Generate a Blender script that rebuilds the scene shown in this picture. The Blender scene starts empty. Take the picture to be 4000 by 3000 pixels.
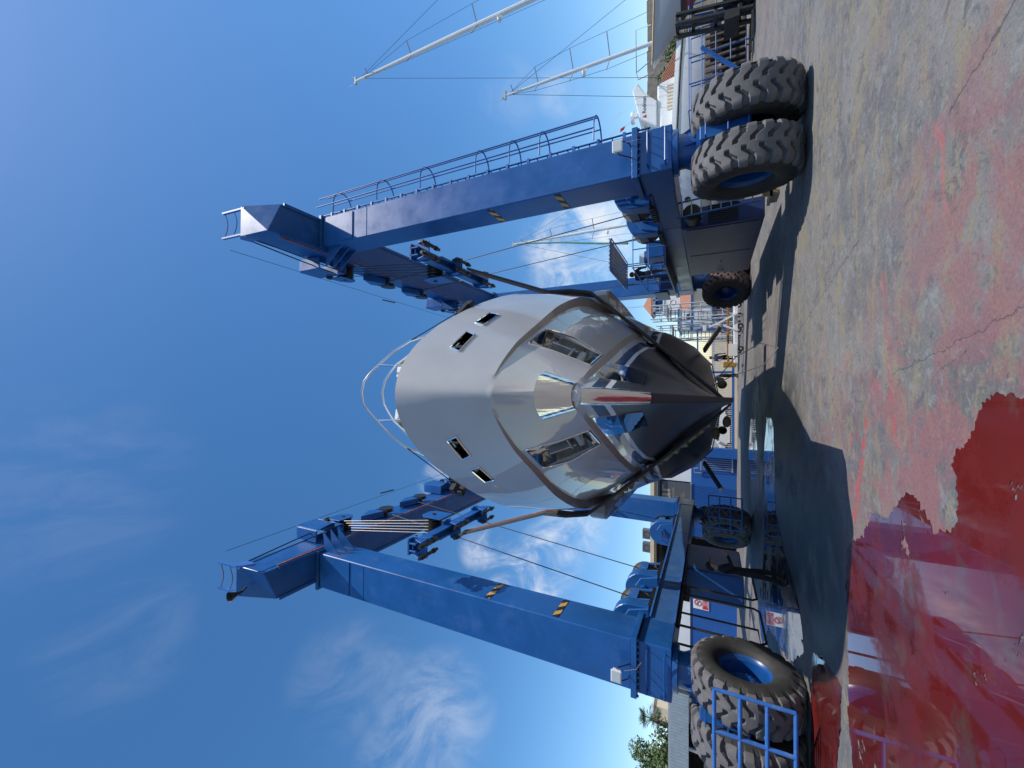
import bpy, bmesh, math, random
from mathutils import Vector, Matrix, noise
random.seed(7)
S = bpy.context.scene
C = S.collection
# ------------------------------------------------------------------ camera (photo is turned on its side)
TH = math.atan(778/1565.); PSI = math.atan(20/1748.)
F = Vector((math.sin(PSI)*math.cos(TH), math.cos(PSI)*math.cos(TH), math.sin(TH)))
R = Vector((math.cos(PSI), -math.sin(PSI), 0)); U = R.cross(F)
cd = bpy.data.cameras.new('camera'); cam = bpy.data.objects.new('camera', cd); C.objects.link(cam)
cam.matrix_world = Matrix((( -U.x, R.x, -F.x, 0), (-U.y, R.y, -F.y, 0), (-U.z, R.z, -F.z, 1.65), (0, 0, 0, 1)))
cd.sensor_width = 36; cd.sensor_fit = 'HORIZONTAL'; cd.lens = 36*1565/4000.; cd.clip_start = .05; cd.clip_end = 5000
S.camera = cam
S.view_settings.view_transform = 'Standard'; S.view_settings.look = 'None'
S.view_settings.exposure = 0.0; S.view_settings.gamma = 1.0
S.cycles.max_bounces = 8; S.cycles.glossy_bounces = 5; S.cycles.sample_clamp_indirect = 6
# ------------------------------------------------------------------ sun and sky
SUN = Vector((.53, -.34, 1.0)).normalized()
ld = bpy.data.lights.new('sun', 'SUN'); ld.energy = 5.0; ld.angle = math.radians(.53); ld.color = (1, .955, .89)
sun = bpy.data.objects.new('sun', ld); C.objects.link(sun); sun.rotation_euler = SUN.to_track_quat('Z', 'Y').to_euler()
sun.location = (20, -15, 40)
W = bpy.data.worlds.new('World'); S.world = W; W.use_nodes = True
nt = W.node_tree; nt.nodes.clear()
def N(nt, t, **k):
    n = nt.nodes.new(t)
    for a, b in k.items():
        if a == 'inp':
            for i, v in b.items(): n.inputs[i].default_value = v
        else: setattr(n, a, b)
    return n
L = nt.links.new
sky = N(nt, 'ShaderNodeTexSky', sky_type='NISHITA', sun_disc=False)
sky.sun_elevation = math.asin(SUN.z); sky.sun_rotation = math.atan2(SUN.x, SUN.y)
sky.air_density = 1.0; sky.dust_density = .4; sky.ozone_density = 2.0
hs = N(nt, 'ShaderNodeHueSaturation', inp={'Saturation': 1.28, 'Value': 1.42, 'Hue': .499}); L(sky.outputs[0], hs.inputs['Color'])
tc = N(nt, 'ShaderNodeTexCoord')
def pix(x, y):
    r = 1500.-y; up = 2000.-x
    return (F*1565 + R*r + U*up).normalized()
blobs = [(2290, 980, .17, .95), (2330, 830, .09, .6), (2040, 2300, .11, .95), (2150, 2170, .09, .8), (2240, 2040, .10, .5), (1880, 2140, .06, .6),
         (1700, 2800, .13, .28), (1560, 2950, .09, .2), (1500, 2640, .08, .12), (2000, 380, .08, .1), (2180, 360, .06, .2),
         (480, 2480, .13, .05), (300, 1900, .2, .045), (1350, 2650, .12, .10), (1720, 1880, .06, .5), (2320, 1180, .08, .5)]
acc = None
for x, y, r, s in blobs:
    d = pix(x, y)
    dp = N(nt, 'ShaderNodeVectorMath', operation='DOT_PRODUCT'); L(tc.outputs['Generated'], dp.inputs[0]); dp.inputs[1].default_value = d
    mr = N(nt, 'ShaderNodeMapRange', interpolation_type='SMOOTHSTEP', inp={1: math.cos(r), 2: math.cos(r*.15), 3: 0, 4: s}); L(dp.outputs['Value'], mr.inputs[0])
    if acc is None: acc = mr.outputs[0]
    else:
        m = N(nt, 'ShaderNodeMath', operation='MAXIMUM'); L(acc, m.inputs[0]); L(mr.outputs[0], m.inputs[1]); acc = m.outputs[0]
mp = N(nt, 'ShaderNodeMapping'); mp.inputs['Rotation'].default_value = (.3, .5, .4); mp.inputs['Scale'].default_value = (9, 3.0, 6.5); L(tc.outputs['Generated'], mp.inputs[0])
n1 = N(nt, 'ShaderNodeTexNoise', inp={'Scale': 1.6, 'Detail': 9, 'Roughness': .62, 'Distortion': .7}); L(mp.outputs[0], n1.inputs['Vector'])
r1 = N(nt, 'ShaderNodeMapRange', interpolation_type='SMOOTHSTEP', inp={1: .34, 2: .72, 3: 0, 4: 1}); L(n1.outputs[0], r1.inputs[0])
cm = N(nt, 'ShaderNodeMath', operation='MULTIPLY', use_clamp=True); L(acc, cm.inputs[0]); L(r1.outputs[0], cm.inputs[1])
mx = N(nt, 'ShaderNodeMix', data_type='RGBA'); L(cm.outputs[0], mx.inputs[0]); L(hs.outputs[0], mx.inputs[6]); mx.inputs[7].default_value = (7.2, 7.5, 8.0, 1)
bg = N(nt, 'ShaderNodeBackground', inp={'Strength': .125}); L(mx.outputs[2], bg.inputs[0])
ow = N(nt, 'ShaderNodeOutputWorld'); L(bg.outputs[0], ow.inputs[0])

# ------------------------------------------------------------------ helpers
ROOT = {}
class MB:
    def __init__(s): s.v = []; s.f = []; s.m = []; s.cur = 0
    def add(s, vs, fs):
        o = len(s.v); s.v += [Vector(v) for v in vs]
        for f in fs: s.f.append([o+i for i in f]); s.m.append(s.cur)
        return s
    def box(s, x0, x1, y0, y1, z0, z1):
        return s.add([(x0,y0,z0),(x1,y0,z0),(x1,y1,z0),(x0,y1,z0),(x0,y0,z1),(x1,y0,z1),(x1,y1,z1),(x0,y1,z1)],
                     [(3,2,1,0),(4,5,6,7),(0,1,5,4),(1,2,6,5),(2,3,7,6),(3,0,4,7)])
    def obox(s, c, ax, ay, az):
        c, ax, ay, az = map(Vector, (c, ax, ay, az))
        vs = [c+i*ax+j*ay+k*az for k in (-1,1) for i, j in ((-1,-1),(1,-1),(1,1),(-1,1))]
        return s.add(vs, [(3,2,1,0),(4,5,6,7),(0,1,5,4),(1,2,6,5),(2,3,7,6),(3,0,4,7)])
    def bar(s, p0, p1, w, h, up=(0,0,1)):
        p0, p1 = Vector(p0), Vector(p1); d = p1-p0; a = d.normalized(); x = a.cross(Vector(up))
        if x.length < 1e-4: x = a.cross(Vector((1,0,0)))
        x.normalize(); y = x.cross(a)
        return s.obox((p0+p1)/2, x*w/2, d/2, y*h/2)
    def path(s, pts, r, n=6, closed=False, cap=True):
        P = [Vector(p) for p in pts]; k = len(P); rs = r if isinstance(r, (list, tuple)) else [r]*k
        rings = []; ref = None
        for i in range(k):
            a = P[(i-1) % k] if (i or closed) else P[i]; b = P[(i+1) % k] if (i < k-1 or closed) else P[i]
            t = (b-a).normalized()
            if ref is None:
                ref = t.cross(Vector((0,0,1)))
                if ref.length < .05: ref = t.cross(Vector((1,0,0)))
            ref = (ref - t*ref.dot(t)).normalized(); bn = t.cross(ref)
            rings.append([P[i]+(ref*math.cos(2*math.pi*j/n)+bn*math.sin(2*math.pi*j/n))*rs[i] for j in range(n)])
        vs = [v for r_ in rings for v in r_]; fs = []
        for i in range(k if closed else k-1):
            i2 = (i+1) % k
            for j in range(n): fs.append((i*n+j, i*n+(j+1) % n, i2*n+(j+1) % n, i2*n+j))
        if cap and not closed: fs += [tuple(range(n-1,-1,-1)), tuple((k-1)*n+j for j in range(n))]
        return s.add(vs, fs)
    def tube(s, a, b, r, n=8): return s.path([a, b], r, n)
    def lathe(s, prof, o=(0,0,0), axis='x', n=32, a0=0, a1=2*math.pi):
        o = Vector(o); full = abs(a1-a0) > 6.28; k = n if full else n+1; vs = []
        for i in range(k):
            a = a0+(a1-a0)*i/n; c_, s_ = math.cos(a), math.sin(a)
            for h, r in prof:
                vs.append(o+Vector({'x': (h, r*c_, r*s_), 'y': (r*s_, h, r*c_), 'z': (r*c_, r*s_, h)}[axis]))
        m = len(prof); fs = []
        for i in range(n):
            i2 = (i+1) % k
            for j in range(m-1): fs.append((i*m+j, i2*m+j, i2*m+j+1, i*m+j+1))
        return s.add(vs, fs)
    def ext(s, poly, plane, d0, d1):
        f = {'xz': lambda a, b, d: (a, d, b), 'yz': lambda a, b, d: (d, a, b), 'xy': lambda a, b, d: (a, b, d)}[plane]
        n = len(poly); vs = [f(a, b, d0) for a, b in poly]+[f(a, b, d1) for a, b in poly]
        return s.add(vs, [tuple(range(n-1,-1,-1)), tuple(range(n, 2*n))]+[(i, (i+1) % n, n+(i+1) % n, n+i) for i in range(n)])
    def build(s, name, mats, parent=None, smooth=False, bevel=0, seg=1, angle=35):
        off = ROOT.get(parent.name, Vector((0,0,0))) if parent else Vector((0,0,0))
        me = bpy.data.meshes.new(name); me.from_pydata([v-off for v in s.v], [], s.f); me.validate()
        if not isinstance(mats, (list, tuple)): mats = [mats]
        for m in mats: me.materials.append(m)
        if len(mats) > 1 and len(me.polygons) == len(s.m): me.polygons.foreach_set('material_index', s.m)
        bm = bmesh.new(); bm.from_mesh(me); bmesh.ops.recalc_face_normals(bm, faces=bm.faces); bm.to_mesh(me); bm.free()
        if smooth:
            me.polygons.foreach_set('use_smooth', [True]*len(me.polygons)); me.set_sharp_from_angle(angle=math.radians(angle))
        o = bpy.data.objects.new(name, me); C.objects.link(o)
        if parent: o.parent = parent; ROOT[o.name] = off
        if bevel:
            b = o.modifiers.new('bevel', 'BEVEL'); b.width = bevel; b.segments = seg; b.limit_method = 'ANGLE'; b.angle_limit = math.radians(40)
        return o
def tag(o, label=None, cat=None, group=None, kind=None):
    if label: o['label'] = label
    if cat: o['category'] = cat
    if group: o['group'] = group
    if kind: o['kind'] = kind
    return o
def thing(name, label, cat, loc=(0,0,0), rz=0, group=None, local=False):
    o = bpy.data.objects.new(name, None); C.objects.link(o); o.location = loc; o.rotation_euler = (0,0,rz); o.empty_display_size = .2
    ROOT[o.name] = Vector((0,0,0)) if local else Vector(loc)
    return tag(o, label, cat, group)
def sub(name, parent, loc=None, rz=0):
    o = bpy.data.objects.new(name, None); C.objects.link(o); o.parent = parent
    if loc is None: ROOT[o.name] = ROOT[parent.name]
    else: o.location = Vector(loc)-ROOT[parent.name]; o.rotation_euler = (0,0,rz); ROOT[o.name] = Vector((0,0,0))
    return o
def dup(o, parent=None):
    c = o.copy(); C.objects.link(c)
    if parent is not None: c.parent = parent
    for ch in list(o.children): dup(ch, c)
    return c
def lerp(t, T):
    if t <= T[0][0]: return T[0][1]
    for (a, b), (c_, d) in zip(T, T[1:]):
        if t <= c_: return b+(d-b)*(t-a)/(c_-a)
    return T[-1][1]
# ------------------------------------------------------------------ materials
def mat(name, col, rough=.5, metal=0., chips=None, var=.12, scale=3., bump=0., bscale=40., coat=0., dirt=None, dscale=1.2, damt=.5, spec=.5, stretch=None, rvar=.0):
    m = bpy.data.materials.new(name); m.use_nodes = True; nt = m.node_tree; L = nt.links.new
    b = nt.nodes['Principled BSDF']; b.inputs['Roughness'].default_value = rough; b.inputs['Metallic'].default_value = metal
    b.inputs['Coat Weight'].default_value = coat; b.inputs['Coat Roughness'].default_value = .03; b.inputs['Specular IOR Level'].default_value = spec
    tc = N(nt, 'ShaderNodeTexCoord'); src = tc.outputs['Object']
    if stretch:
        mp = N(nt, 'ShaderNodeMapping'); mp.inputs['Scale'].default_value = stretch; L(src, mp.inputs[0]); src = mp.outputs[0]
    n = N(nt, 'ShaderNodeTexNoise', inp={'Scale': scale, 'Detail': 8, 'Roughness': .6}); L(src, n.inputs['Vector'])
    r = N(nt, 'ShaderNodeMapRange', inp={1: .3, 2: .7, 3: 1-var, 4: 1+var}); L(n.outputs[0], r.inputs[0])
    v = N(nt, 'ShaderNodeVectorMath', operation='SCALE', inp={0: col[:3]}); L(r.outputs[0], v.inputs['Scale'])
    out = v.outputs[0]
    if dirt:
        d = N(nt, 'ShaderNodeTexNoise', inp={'Scale': dscale, 'Detail': 10, 'Roughness': .7}); L(src, d.inputs['Vector'])
        dr = N(nt, 'ShaderNodeMapRange', interpolation_type='SMOOTHSTEP', inp={1: .5, 2: .75, 3: 0, 4: damt}); L(d.outputs[0], dr.inputs[0])
        x = N(nt, 'ShaderNodeMix', data_type='RGBA'); L(dr.outputs[0], x.inputs[0]); L(out, x.inputs[6]); x.inputs[7].default_value = (*dirt, 1); out = x.outputs[2]
    if chips:
        a_ = N(nt, 'ShaderNodeTexNoise', inp={'Scale': 9, 'Detail': 6, 'Roughness': .75}); L(tc.outputs['Object'], a_.inputs['Vector'])
        c_ = N(nt, 'ShaderNodeMapRange', inp={1: .69, 2: .71, 3: 0, 4: .8}); L(a_.outputs[0], c_.inputs[0])
        x = N(nt, 'ShaderNodeMix', data_type='RGBA'); L(c_.outputs[0], x.inputs[0]); L(out, x.inputs[6]); x.inputs[7].default_value = (*chips, 1); out = x.outputs[2]
        q = N(nt, 'ShaderNodeMapping'); q.inputs['Scale'].default_value = (9, 9, .35); L(tc.outputs['Object'], q.inputs[0])
        a_ = N(nt, 'ShaderNodeTexNoise', inp={'Scale': 1.0, 'Detail': 7, 'Roughness': .7}); L(q.outputs[0], a_.inputs['Vector'])
        c_ = N(nt, 'ShaderNodeMapRange', interpolation_type='SMOOTHSTEP', inp={1: .54, 2: .74, 3: 0, 4: .55}); L(a_.outputs[0], c_.inputs[0])
        x = N(nt, 'ShaderNodeMix', data_type='RGBA'); L(c_.outputs[0], x.inputs[0]); L(out, x.inputs[6]); x.inputs[7].default_value = (.035, .055, .12, 1); out = x.outputs[2]
    L(out, b.inputs['Base Color'])
    if rvar:
        rr = N(nt, 'ShaderNodeMapRange', inp={1: .3, 2: .7, 3: max(0, rough-rvar), 4: rough+rvar}); L(n.outputs[0], rr.inputs[0]); L(rr.outputs[0], b.inputs['Roughness'])
    if bump:
        bn = N(nt, 'ShaderNodeTexNoise', inp={'Scale': bscale, 'Detail': 6}); L(src, bn.inputs['Vector'])
        bp = N(nt, 'ShaderNodeBump', inp={'Strength': bump, 'Distance': .02}); L(bn.outputs[0], bp.inputs['Height']); L(bp.outputs[0], b.inputs['Normal'])
    return m
M = {}
M['blue'] = mat('hoist_blue_paint', (.009, .085, .285), .36, chips=(.30, .34, .42), var=.14, scale=1.3, dirt=(.06, .14, .34), dscale=1.6, damt=.55, rvar=.08, bump=.04, bscale=6, spec=.45)
M['faded_lit'] = mat('faded_sunlit_blue_paint', (.035, .115, .30), .38, chips=(.3, .33, .35), var=.15, scale=1.5, dirt=(.12, .19, .34), dscale=2, damt=.6, bump=.04, bscale=6)  # paler than the hoist blue: fading plus sun sheen put into the colour
M['blue_worn'] = mat('worn_blue_paint', (.03, .13, .40), .45, var=.18, scale=3, dirt=(.22, .27, .36), dscale=4, damt=.6)
M['navy'] = mat('dark_blue_paint', (.012, .03, .11), .4, var=.2, scale=2, dirt=(.06, .07, .1), damt=.5)
M['facadeblue'] = mat('facade_blue', (.010, .085, .31), .5, var=.1, scale=.8, dirt=(.05, .12, .32), damt=.5)
M['facadewhite'] = mat('facade_white', (.68, .69, .70), .5, var=.05, scale=1, dirt=(.5, .5, .48), damt=.4)
M['white'] = mat('white_gelcoat', (.76, .76, .74), .25, var=.04, coat=.5, dirt=(.6, .58, .52), damt=.3)
M['whitepaint'] = mat('white_paint', (.72, .72, .7), .4, var=.06)
M['greygel'] = mat('grey_gelcoat', (.40, .41, .43), .28, var=.05, coat=.4)
M['black'] = mat('black_rubber', (.016, .016, .018), .6, var=.3, scale=8)
M['steel'] = mat('dark_greasy_steel', (.045, .042, .04), .45, .6, var=.35, scale=12, dirt=(.10, .07, .04), damt=.6)
M['rope'] = mat('wire_rope', (.10, .095, .085), .45, .7, var=.3, scale=60)
M['ropedark'] = mat('dark_wire_rope', (.03, .03, .032), .5, .5, var=.3, scale=60)
M['ropegrey'] = mat('coiled_wire', (.20, .19, .17), .5, .5, var=.5, scale=25, bump=.5, bscale=90)
M['galv'] = mat('galvanised_steel', (.42, .43, .43), .42, .6, var=.15, scale=10)
M['chrome'] = mat('polished_stainless', (.86, .85, .83), .035, 1.0, var=.03, bump=.012, bscale=5)
M['stemchrome'] = mat('streaky_stainless', (.80, .78, .75), .06, 1.0, var=.1, bump=.35, bscale=3, stretch=(7, 1, .5))
M['stair'] = mat('pale_galvanised', (.50, .52, .53), .5, .0, var=.12, scale=6)
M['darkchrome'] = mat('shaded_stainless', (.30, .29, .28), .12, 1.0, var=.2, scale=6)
M['inox'] = mat('stainless_tube', (.72, .72, .72), .14, 1.0, var=.04)
M['tyre'] = mat('tyre_rubber', (.030, .029, .028), .7, var=.25, scale=5, dirt=(.075, .07, .066), dscale=2.2, damt=.7, bump=.15, bscale=60)
M['tread'] = mat('dusty_tread', (.115, .110, .112), .85, var=.15, scale=6, dirt=(.155, .145, .148), dscale=3, damt=.8, bump=.25, bscale=70)
M['treadred'] = mat('red_dusty_tread', (.075, .045, .04), .85, var=.25, scale=6, dirt=(.2, .11, .1), dscale=3, damt=.8, bump=.25, bscale=70)
M['rim'] = mat('rim_blue', (.0045, .06, .23), .35, var=.15, scale=4, dirt=(.1, .16, .3), damt=.5)
M['concrete'] = mat('grey_concrete', (.3, .29, .28), .85, var=.15, scale=4, bump=.2)
M['strap'] = mat('webbing_strap', (.055, .06, .06), .8, var=.3, scale=14, stretch=(1, 1, 6), dirt=(.2, .09, .05), dscale=2, damt=.6, bump=.4, bscale=120)
M['strapred'] = mat('rusty_webbing', (.22, .06, .03), .85, var=.4, scale=9, dirt=(.3, .22, .14), dscale=2.5, damt=.8, bump=.4, bscale=100)
M['tan'] = mat('tan_canvas', (.33, .26, .16), .9, var=.2, scale=6, bump=.3, bscale=60)
M['pad'] = mat('olive_pad', (.10, .085, .04), .9, var=.3, scale=8, bump=.5)
M['wood'] = mat('weathered_wood', (.42, .3, .17), .8, var=.25, scale=5, stretch=(1, 8, 8))
M['orange'] = mat('orange_paint', (.24, .10, .02), .5, var=.2)
M['red'] = mat('red_antifouling', (.35, .02, .025), .7, var=.2, scale=2, dirt=(.25, .03, .03))
M['signred'] = mat('sign_red', (.55, .02, .04), .5, var=.04)
M['signgrey'] = mat('sign_grey', (.085, .088, .095), .5, var=.06)
M['signtan'] = mat('sign_tan', (.36, .27, .19), .5, var=.04)
M['glass'] = mat('dark_glass', (.01, .013, .016), .04, var=.1, coat=.6)
M['lampglass'] = mat('lamp_glass', (.5, .53, .5), .1, var=.05, coat=.8)
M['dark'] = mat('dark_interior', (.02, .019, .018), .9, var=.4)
M['roof'] = mat('clay_tiles', (.33, .14, .08), .8, var=.3, scale=5, dirt=(.22, .15, .1))
M['cream'] = mat('cream_render', (.62, .52, .36), .8, var=.08)
M['skin'] = mat('skin', (.42, .22, .15), .55, var=.08)
M['cloth_black'] = mat('black_cloth', (.012, .012, .014), .9, var=.3)
M['cloth_navy'] = mat('navy_cloth', (.03, .045, .1), .9, var=.25)
M['cloth_grey'] = mat('grey_cloth', (.08, .078, .08), .9, var=.25)
M['hair'] = mat('dark_hair', (.015, .011, .009), .7, var=.3, scale=30)
M['corr'] = mat('corrugated_sheet', (.36, .40, .44), .4, .5, var=.1, scale=3, dirt=(.25, .26, .28), damt=.5)
M['bark'] = mat('bark', (.10, .075, .05), .9, var=.4, scale=9, bump=.5)
M['greenrope'] = mat('green_rope', (.02, .12, .09), .8, var=.3)
M['hillrock'] = mat('scrub_hill', (.10, .09, .065), .95, var=.3, scale=.4, dirt=(.05, .07, .03), dscale=.25, damt=.8)
M['fort'] = mat('fort_stone', (.20, .18, .15), .9, var=.3, scale=.6, dirt=(.12, .11, .09), dscale=.5, bump=.3, bscale=3)
M['greyslat'] = mat('weathered_slats', (.13, .105, .08), .85, var=.3, scale=5)
M['carblue'] = mat('dark_blue_car_paint', (.015, .035, .12), .25, var=.05, coat=1.0)
M['cargrey'] = mat('grey_car_paint', (.14, .15, .16), .3, .3, var=.05, coat=1.0)
M['cyan'] = mat('cyan_paint', (.02, .20, .38), .5, var=.1)
M['yellow'] = mat('yellow_paint', (.32, .18, .03), .5, var=.1)
def leafmat(name, a, b):
    m = bpy.data.materials.new(name); m.use_nodes = True; nt = m.node_tree; L = nt.links.new; p = nt.nodes['Principled BSDF']; p.inputs['Roughness'].default_value = .55
    g = N(nt, 'ShaderNodeNewGeometry'); r = N(nt, 'ShaderNodeMix', data_type='RGBA'); r.inputs[6].default_value = (*a, 1); r.inputs[7].default_value = (*b, 1)
    L(g.outputs['Random Per Island'], r.inputs[0]); L(r.outputs[2], p.inputs['Base Color'])
    return m
M['leaf'] = leafmat('leaf_green', (.035, .065, .018), (.13, .17, .05))
M['palm'] = leafmat('palm_green', (.03, .05, .015), (.10, .13, .045))
def hazardmat():
    m = bpy.data.materials.new('hazard_tape'); m.use_nodes = True; nt = m.node_tree; L = nt.links.new; p = nt.nodes['Principled BSDF']; p.inputs['Roughness'].default_value = .5
    tc = N(nt, 'ShaderNodeTexCoord'); w = N(nt, 'ShaderNodeTexWave', wave_type='BANDS', bands_direction='DIAGONAL', inp={'Scale': 1.55, 'Distortion': 0}); L(tc.outputs['Object'], w.inputs[0])
    c = N(nt, 'ShaderNodeMath', operation='GREATER_THAN', inp={1: .5}); L(w.outputs[1], c.inputs[0])
    x = N(nt, 'ShaderNodeMix', data_type='RGBA'); L(c.outputs[0], x.inputs[0]); x.inputs[6].default_value = (.012, .012, .02, 1); x.inputs[7].default_value = (.62, .33, .05, 1); L(x.outputs[2], p.inputs['Base Color'])
    return m
M['hazard'] = hazardmat()
# ------------------------------------------------------------------ ground
def groundmat():
    m = bpy.data.materials.new('stained_concrete'); m.use_nodes = True; nt = m.node_tree; L = nt.links.new; p = nt.nodes['Principled BSDF']
    tc = N(nt, 'ShaderNodeTexCoord'); P = tc.outputs['Object']
    def nz(s, det=8, ro=.6, dist=0., vec=P, w=0.):
        n = N(nt, 'ShaderNodeTexNoise', noise_dimensions='4D', inp={'Scale': s, 'Detail': det, 'Roughness': ro, 'Distortion': dist, 'W': w}); L(vec, n.inputs['Vector']); return n.outputs[0]
    def mr(v, a, b, c=0., d=1., sm=True):
        n = N(nt, 'ShaderNodeMapRange', interpolation_type='SMOOTHSTEP' if sm else 'LINEAR', inp={1: a, 2: b, 3: c, 4: d}); L(v, n.inputs[0]); return n.outputs[0]
    def mix(f, a, b):
        n = N(nt, 'ShaderNodeMix', data_type='RGBA')
        L(f, n.inputs[0])
        for i, c in ((6, a), (7, b)):
            if isinstance(c, tuple): n.inputs[i].default_value = (*c, 1)
            else: L(c, n.inputs[i])
        return n.outputs[2]
    def mul(a, b):
        n = N(nt, 'ShaderNodeMath', operation='MULTIPLY'); L(a, n.inputs[0])
        if isinstance(b, float): n.inputs[1].default_value = b
        else: L(b, n.inputs[1])
        return n.outputs[0]
    def mx(a, b):
        n = N(nt, 'ShaderNodeMath', operation='MAXIMUM'); L(a, n.inputs[0]); L(b, n.inputs[1]); return n.outputs[0]
    def spot(x, y, r0, r1):
        d = N(nt, 'ShaderNodeVectorMath', operation='DISTANCE'); L(P, d.inputs[0]); d.inputs[1].default_value = (x, y, 0); return mr(d.outputs['Value'], r1, r0)
    def seg(a, b, w):
        a = Vector(a).to_3d(); b = Vector(b).to_3d(); d = b-a; l = d.length; d.normalize(); nr = Vector((-d.y, d.x, 0))
        wob = N(nt, 'ShaderNodeVectorMath', operation='SUBTRACT'); L(P, wob.inputs[0]); wob.inputs[1].default_value = a
        u = N(nt, 'ShaderNodeVectorMath', operation='DOT_PRODUCT'); L(wob.outputs[0], u.inputs[0]); u.inputs[1].default_value = d
        v = N(nt, 'ShaderNodeVectorMath', operation='DOT_PRODUCT'); L(wob.outputs[0], v.inputs[0]); v.inputs[1].default_value = nr
        vn = N(nt, 'ShaderNodeMath', operation='MULTIPLY_ADD', inp={1: .22, 2: -.11}); L(nz(4.5, 5, .7, w=3.1), vn.inputs[0])
        vs = N(nt, 'ShaderNodeMath', operation='ADD'); L(v.outputs['Value'], vs.inputs[0]); L(vn.outputs[0], vs.inputs[1])
        ab = N(nt, 'ShaderNodeMath', operation='ABSOLUTE'); L(vs.outputs[0], ab.inputs[0])
        return mul(mr(ab.outputs[0], w, w*.5), mul(mr(u.outputs['Value'], 0, .05), mr(u.outputs['Value'], l, l-.05)))
    mp = N(nt, 'ShaderNodeMapping'); mp.inputs['Rotation'].default_value = (0, 0, .5); mp.inputs['Scale'].default_value = (.5, 1.4, 1); L(P, mp.inputs[0])
    Q = mp.outputs[0]
    col = mix(mr(nz(.6, 9, .65, .4), .36, .64), (.115, .115, .122), (.205, .195, .185))
    col = mix(mr(nz(5.5, 9, .72, .6, w=61), .50, .62, 0, .75), col, (.235, .245, .245))             # pale worn skin
    col = mix(mr(nz(2.4, 9, .75, .7, vec=Q, w=5), .48, .60, 0, .85), col, (.235, .20, .13))          # yellowish patches
    col = mix(mr(nz(3.4, 9, .74, .9, w=9), .52, .63, 0, .8), col, (.085, .088, .098))                 # dark worn patches
    col = mix(mr(nz(11, 7, .75, .5, w=14), .54, .62, 0, .6), col, (.25, .23, .18))
    col = mix(mr(nz(17, 7, .75, .5, w=71), .56, .64, 0, .6), col, (.06, .062, .07))
    near = mx(spot(-1.2, 4.6, .6, 3.6), mul(spot(.8, 3.5, .6, 3.0), .85))
    bow = mx(near, mul(spot(-1.5, 7.0, .4, 3.8), .55))
    pk = mul(mr(nz(1.5, 10, .72, .6, w=21), .43, .57), mx(bow, mul(mr(nz(.2, 3, .5, w=2), .45, .65), .35)))
    col = mix(mul(pk, .80), col, (.255, .108, .115))                                                  # washed out red dye
    stk = mul(mr(nz(1.3, 8, .7, 1.0, vec=Q, w=31), .60, .65), mx(bow, mul(mr(nz(.2, 2, .5, w=7), .5, .65), .35)))
    col = mix(mul(stk, .75), col, (.46, .10, .10))                                                 # strong red streaks
    ln = mx(mx(seg((-.32, 6.1), (-1.7, 6.62), .075), seg((-.1, 5.4), (-.6, 5.25), .02)), mul(seg((1.3, 5.6), (-.5, 5.35), .09), .35))
    col = mix(mul(mul(ln, .8), mr(nz(7, 6, .7, w=4), .40, .54)), col, (.46, .055, .06))
    spk = mul(mr(nz(2.1, 7, .75, .5, w=40), .66, .70), mr(nz(.5, 2, .5, w=44), .5, .56))
    col = mix(mul(spk, .85), col, (.05, .042, .038))                                               # dark oil specks
    ck = mx(seg((1.88, 6.33), (.82, 12.65), .012), mx(seg((2.15, 4.29), (2.4, 3.3), .012), seg((.5, 3.4), (.15, 5.4), .007)))
    ck = mx(ck, mx(seg((.1, 4.6), (.3, 4.0), .005), seg((-4.2, 9.2), (-3.6, 14.4), .02)))
    col = mix(mul(ck, .75), col, (.06, .055, .055))
    fine = nz(34, 6, .8)
    col2 = N(nt, 'ShaderNodeVectorMath', operation='SCALE'); L(col, col2.inputs[0]); L(mr(fine, .25, .75, .62, 1.38, False), col2.inputs['Scale'])
    wet_shade = mx(spot(-2.6, 12.5, 2.4, 4.0), mx(spot(-2.8, 8.6, 1.2, 2.2), spot(-3.5, 18, 3., 6.)))  # damp floor, with the hull's cast shadow deepened in its colour
    wm = mul(wet_shade, mr(nz(1.1, 6, .6, w=50), .3, .55)); L(mr(wm, 0, 1, .82, .44), p.inputs['Roughness'])
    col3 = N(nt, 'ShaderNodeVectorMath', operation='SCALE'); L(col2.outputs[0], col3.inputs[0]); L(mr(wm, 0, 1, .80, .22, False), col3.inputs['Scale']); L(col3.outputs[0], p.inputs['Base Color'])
    bp = N(nt, 'ShaderNodeBump', inp={'Strength': .5, 'Distance': .02}); L(nz(14, 10, .75), bp.inputs['Height']); L(bp.outputs[0], p.inputs['Normal'])
    return m
g = MB(); g.add([(-900, -400, 0), (900, -400, 0), (900, 1500, 0), (-900, 1500, 0)], [(0, 1, 2, 3)])
tag(g.build('ground', groundmat()), kind='structure')
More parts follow.
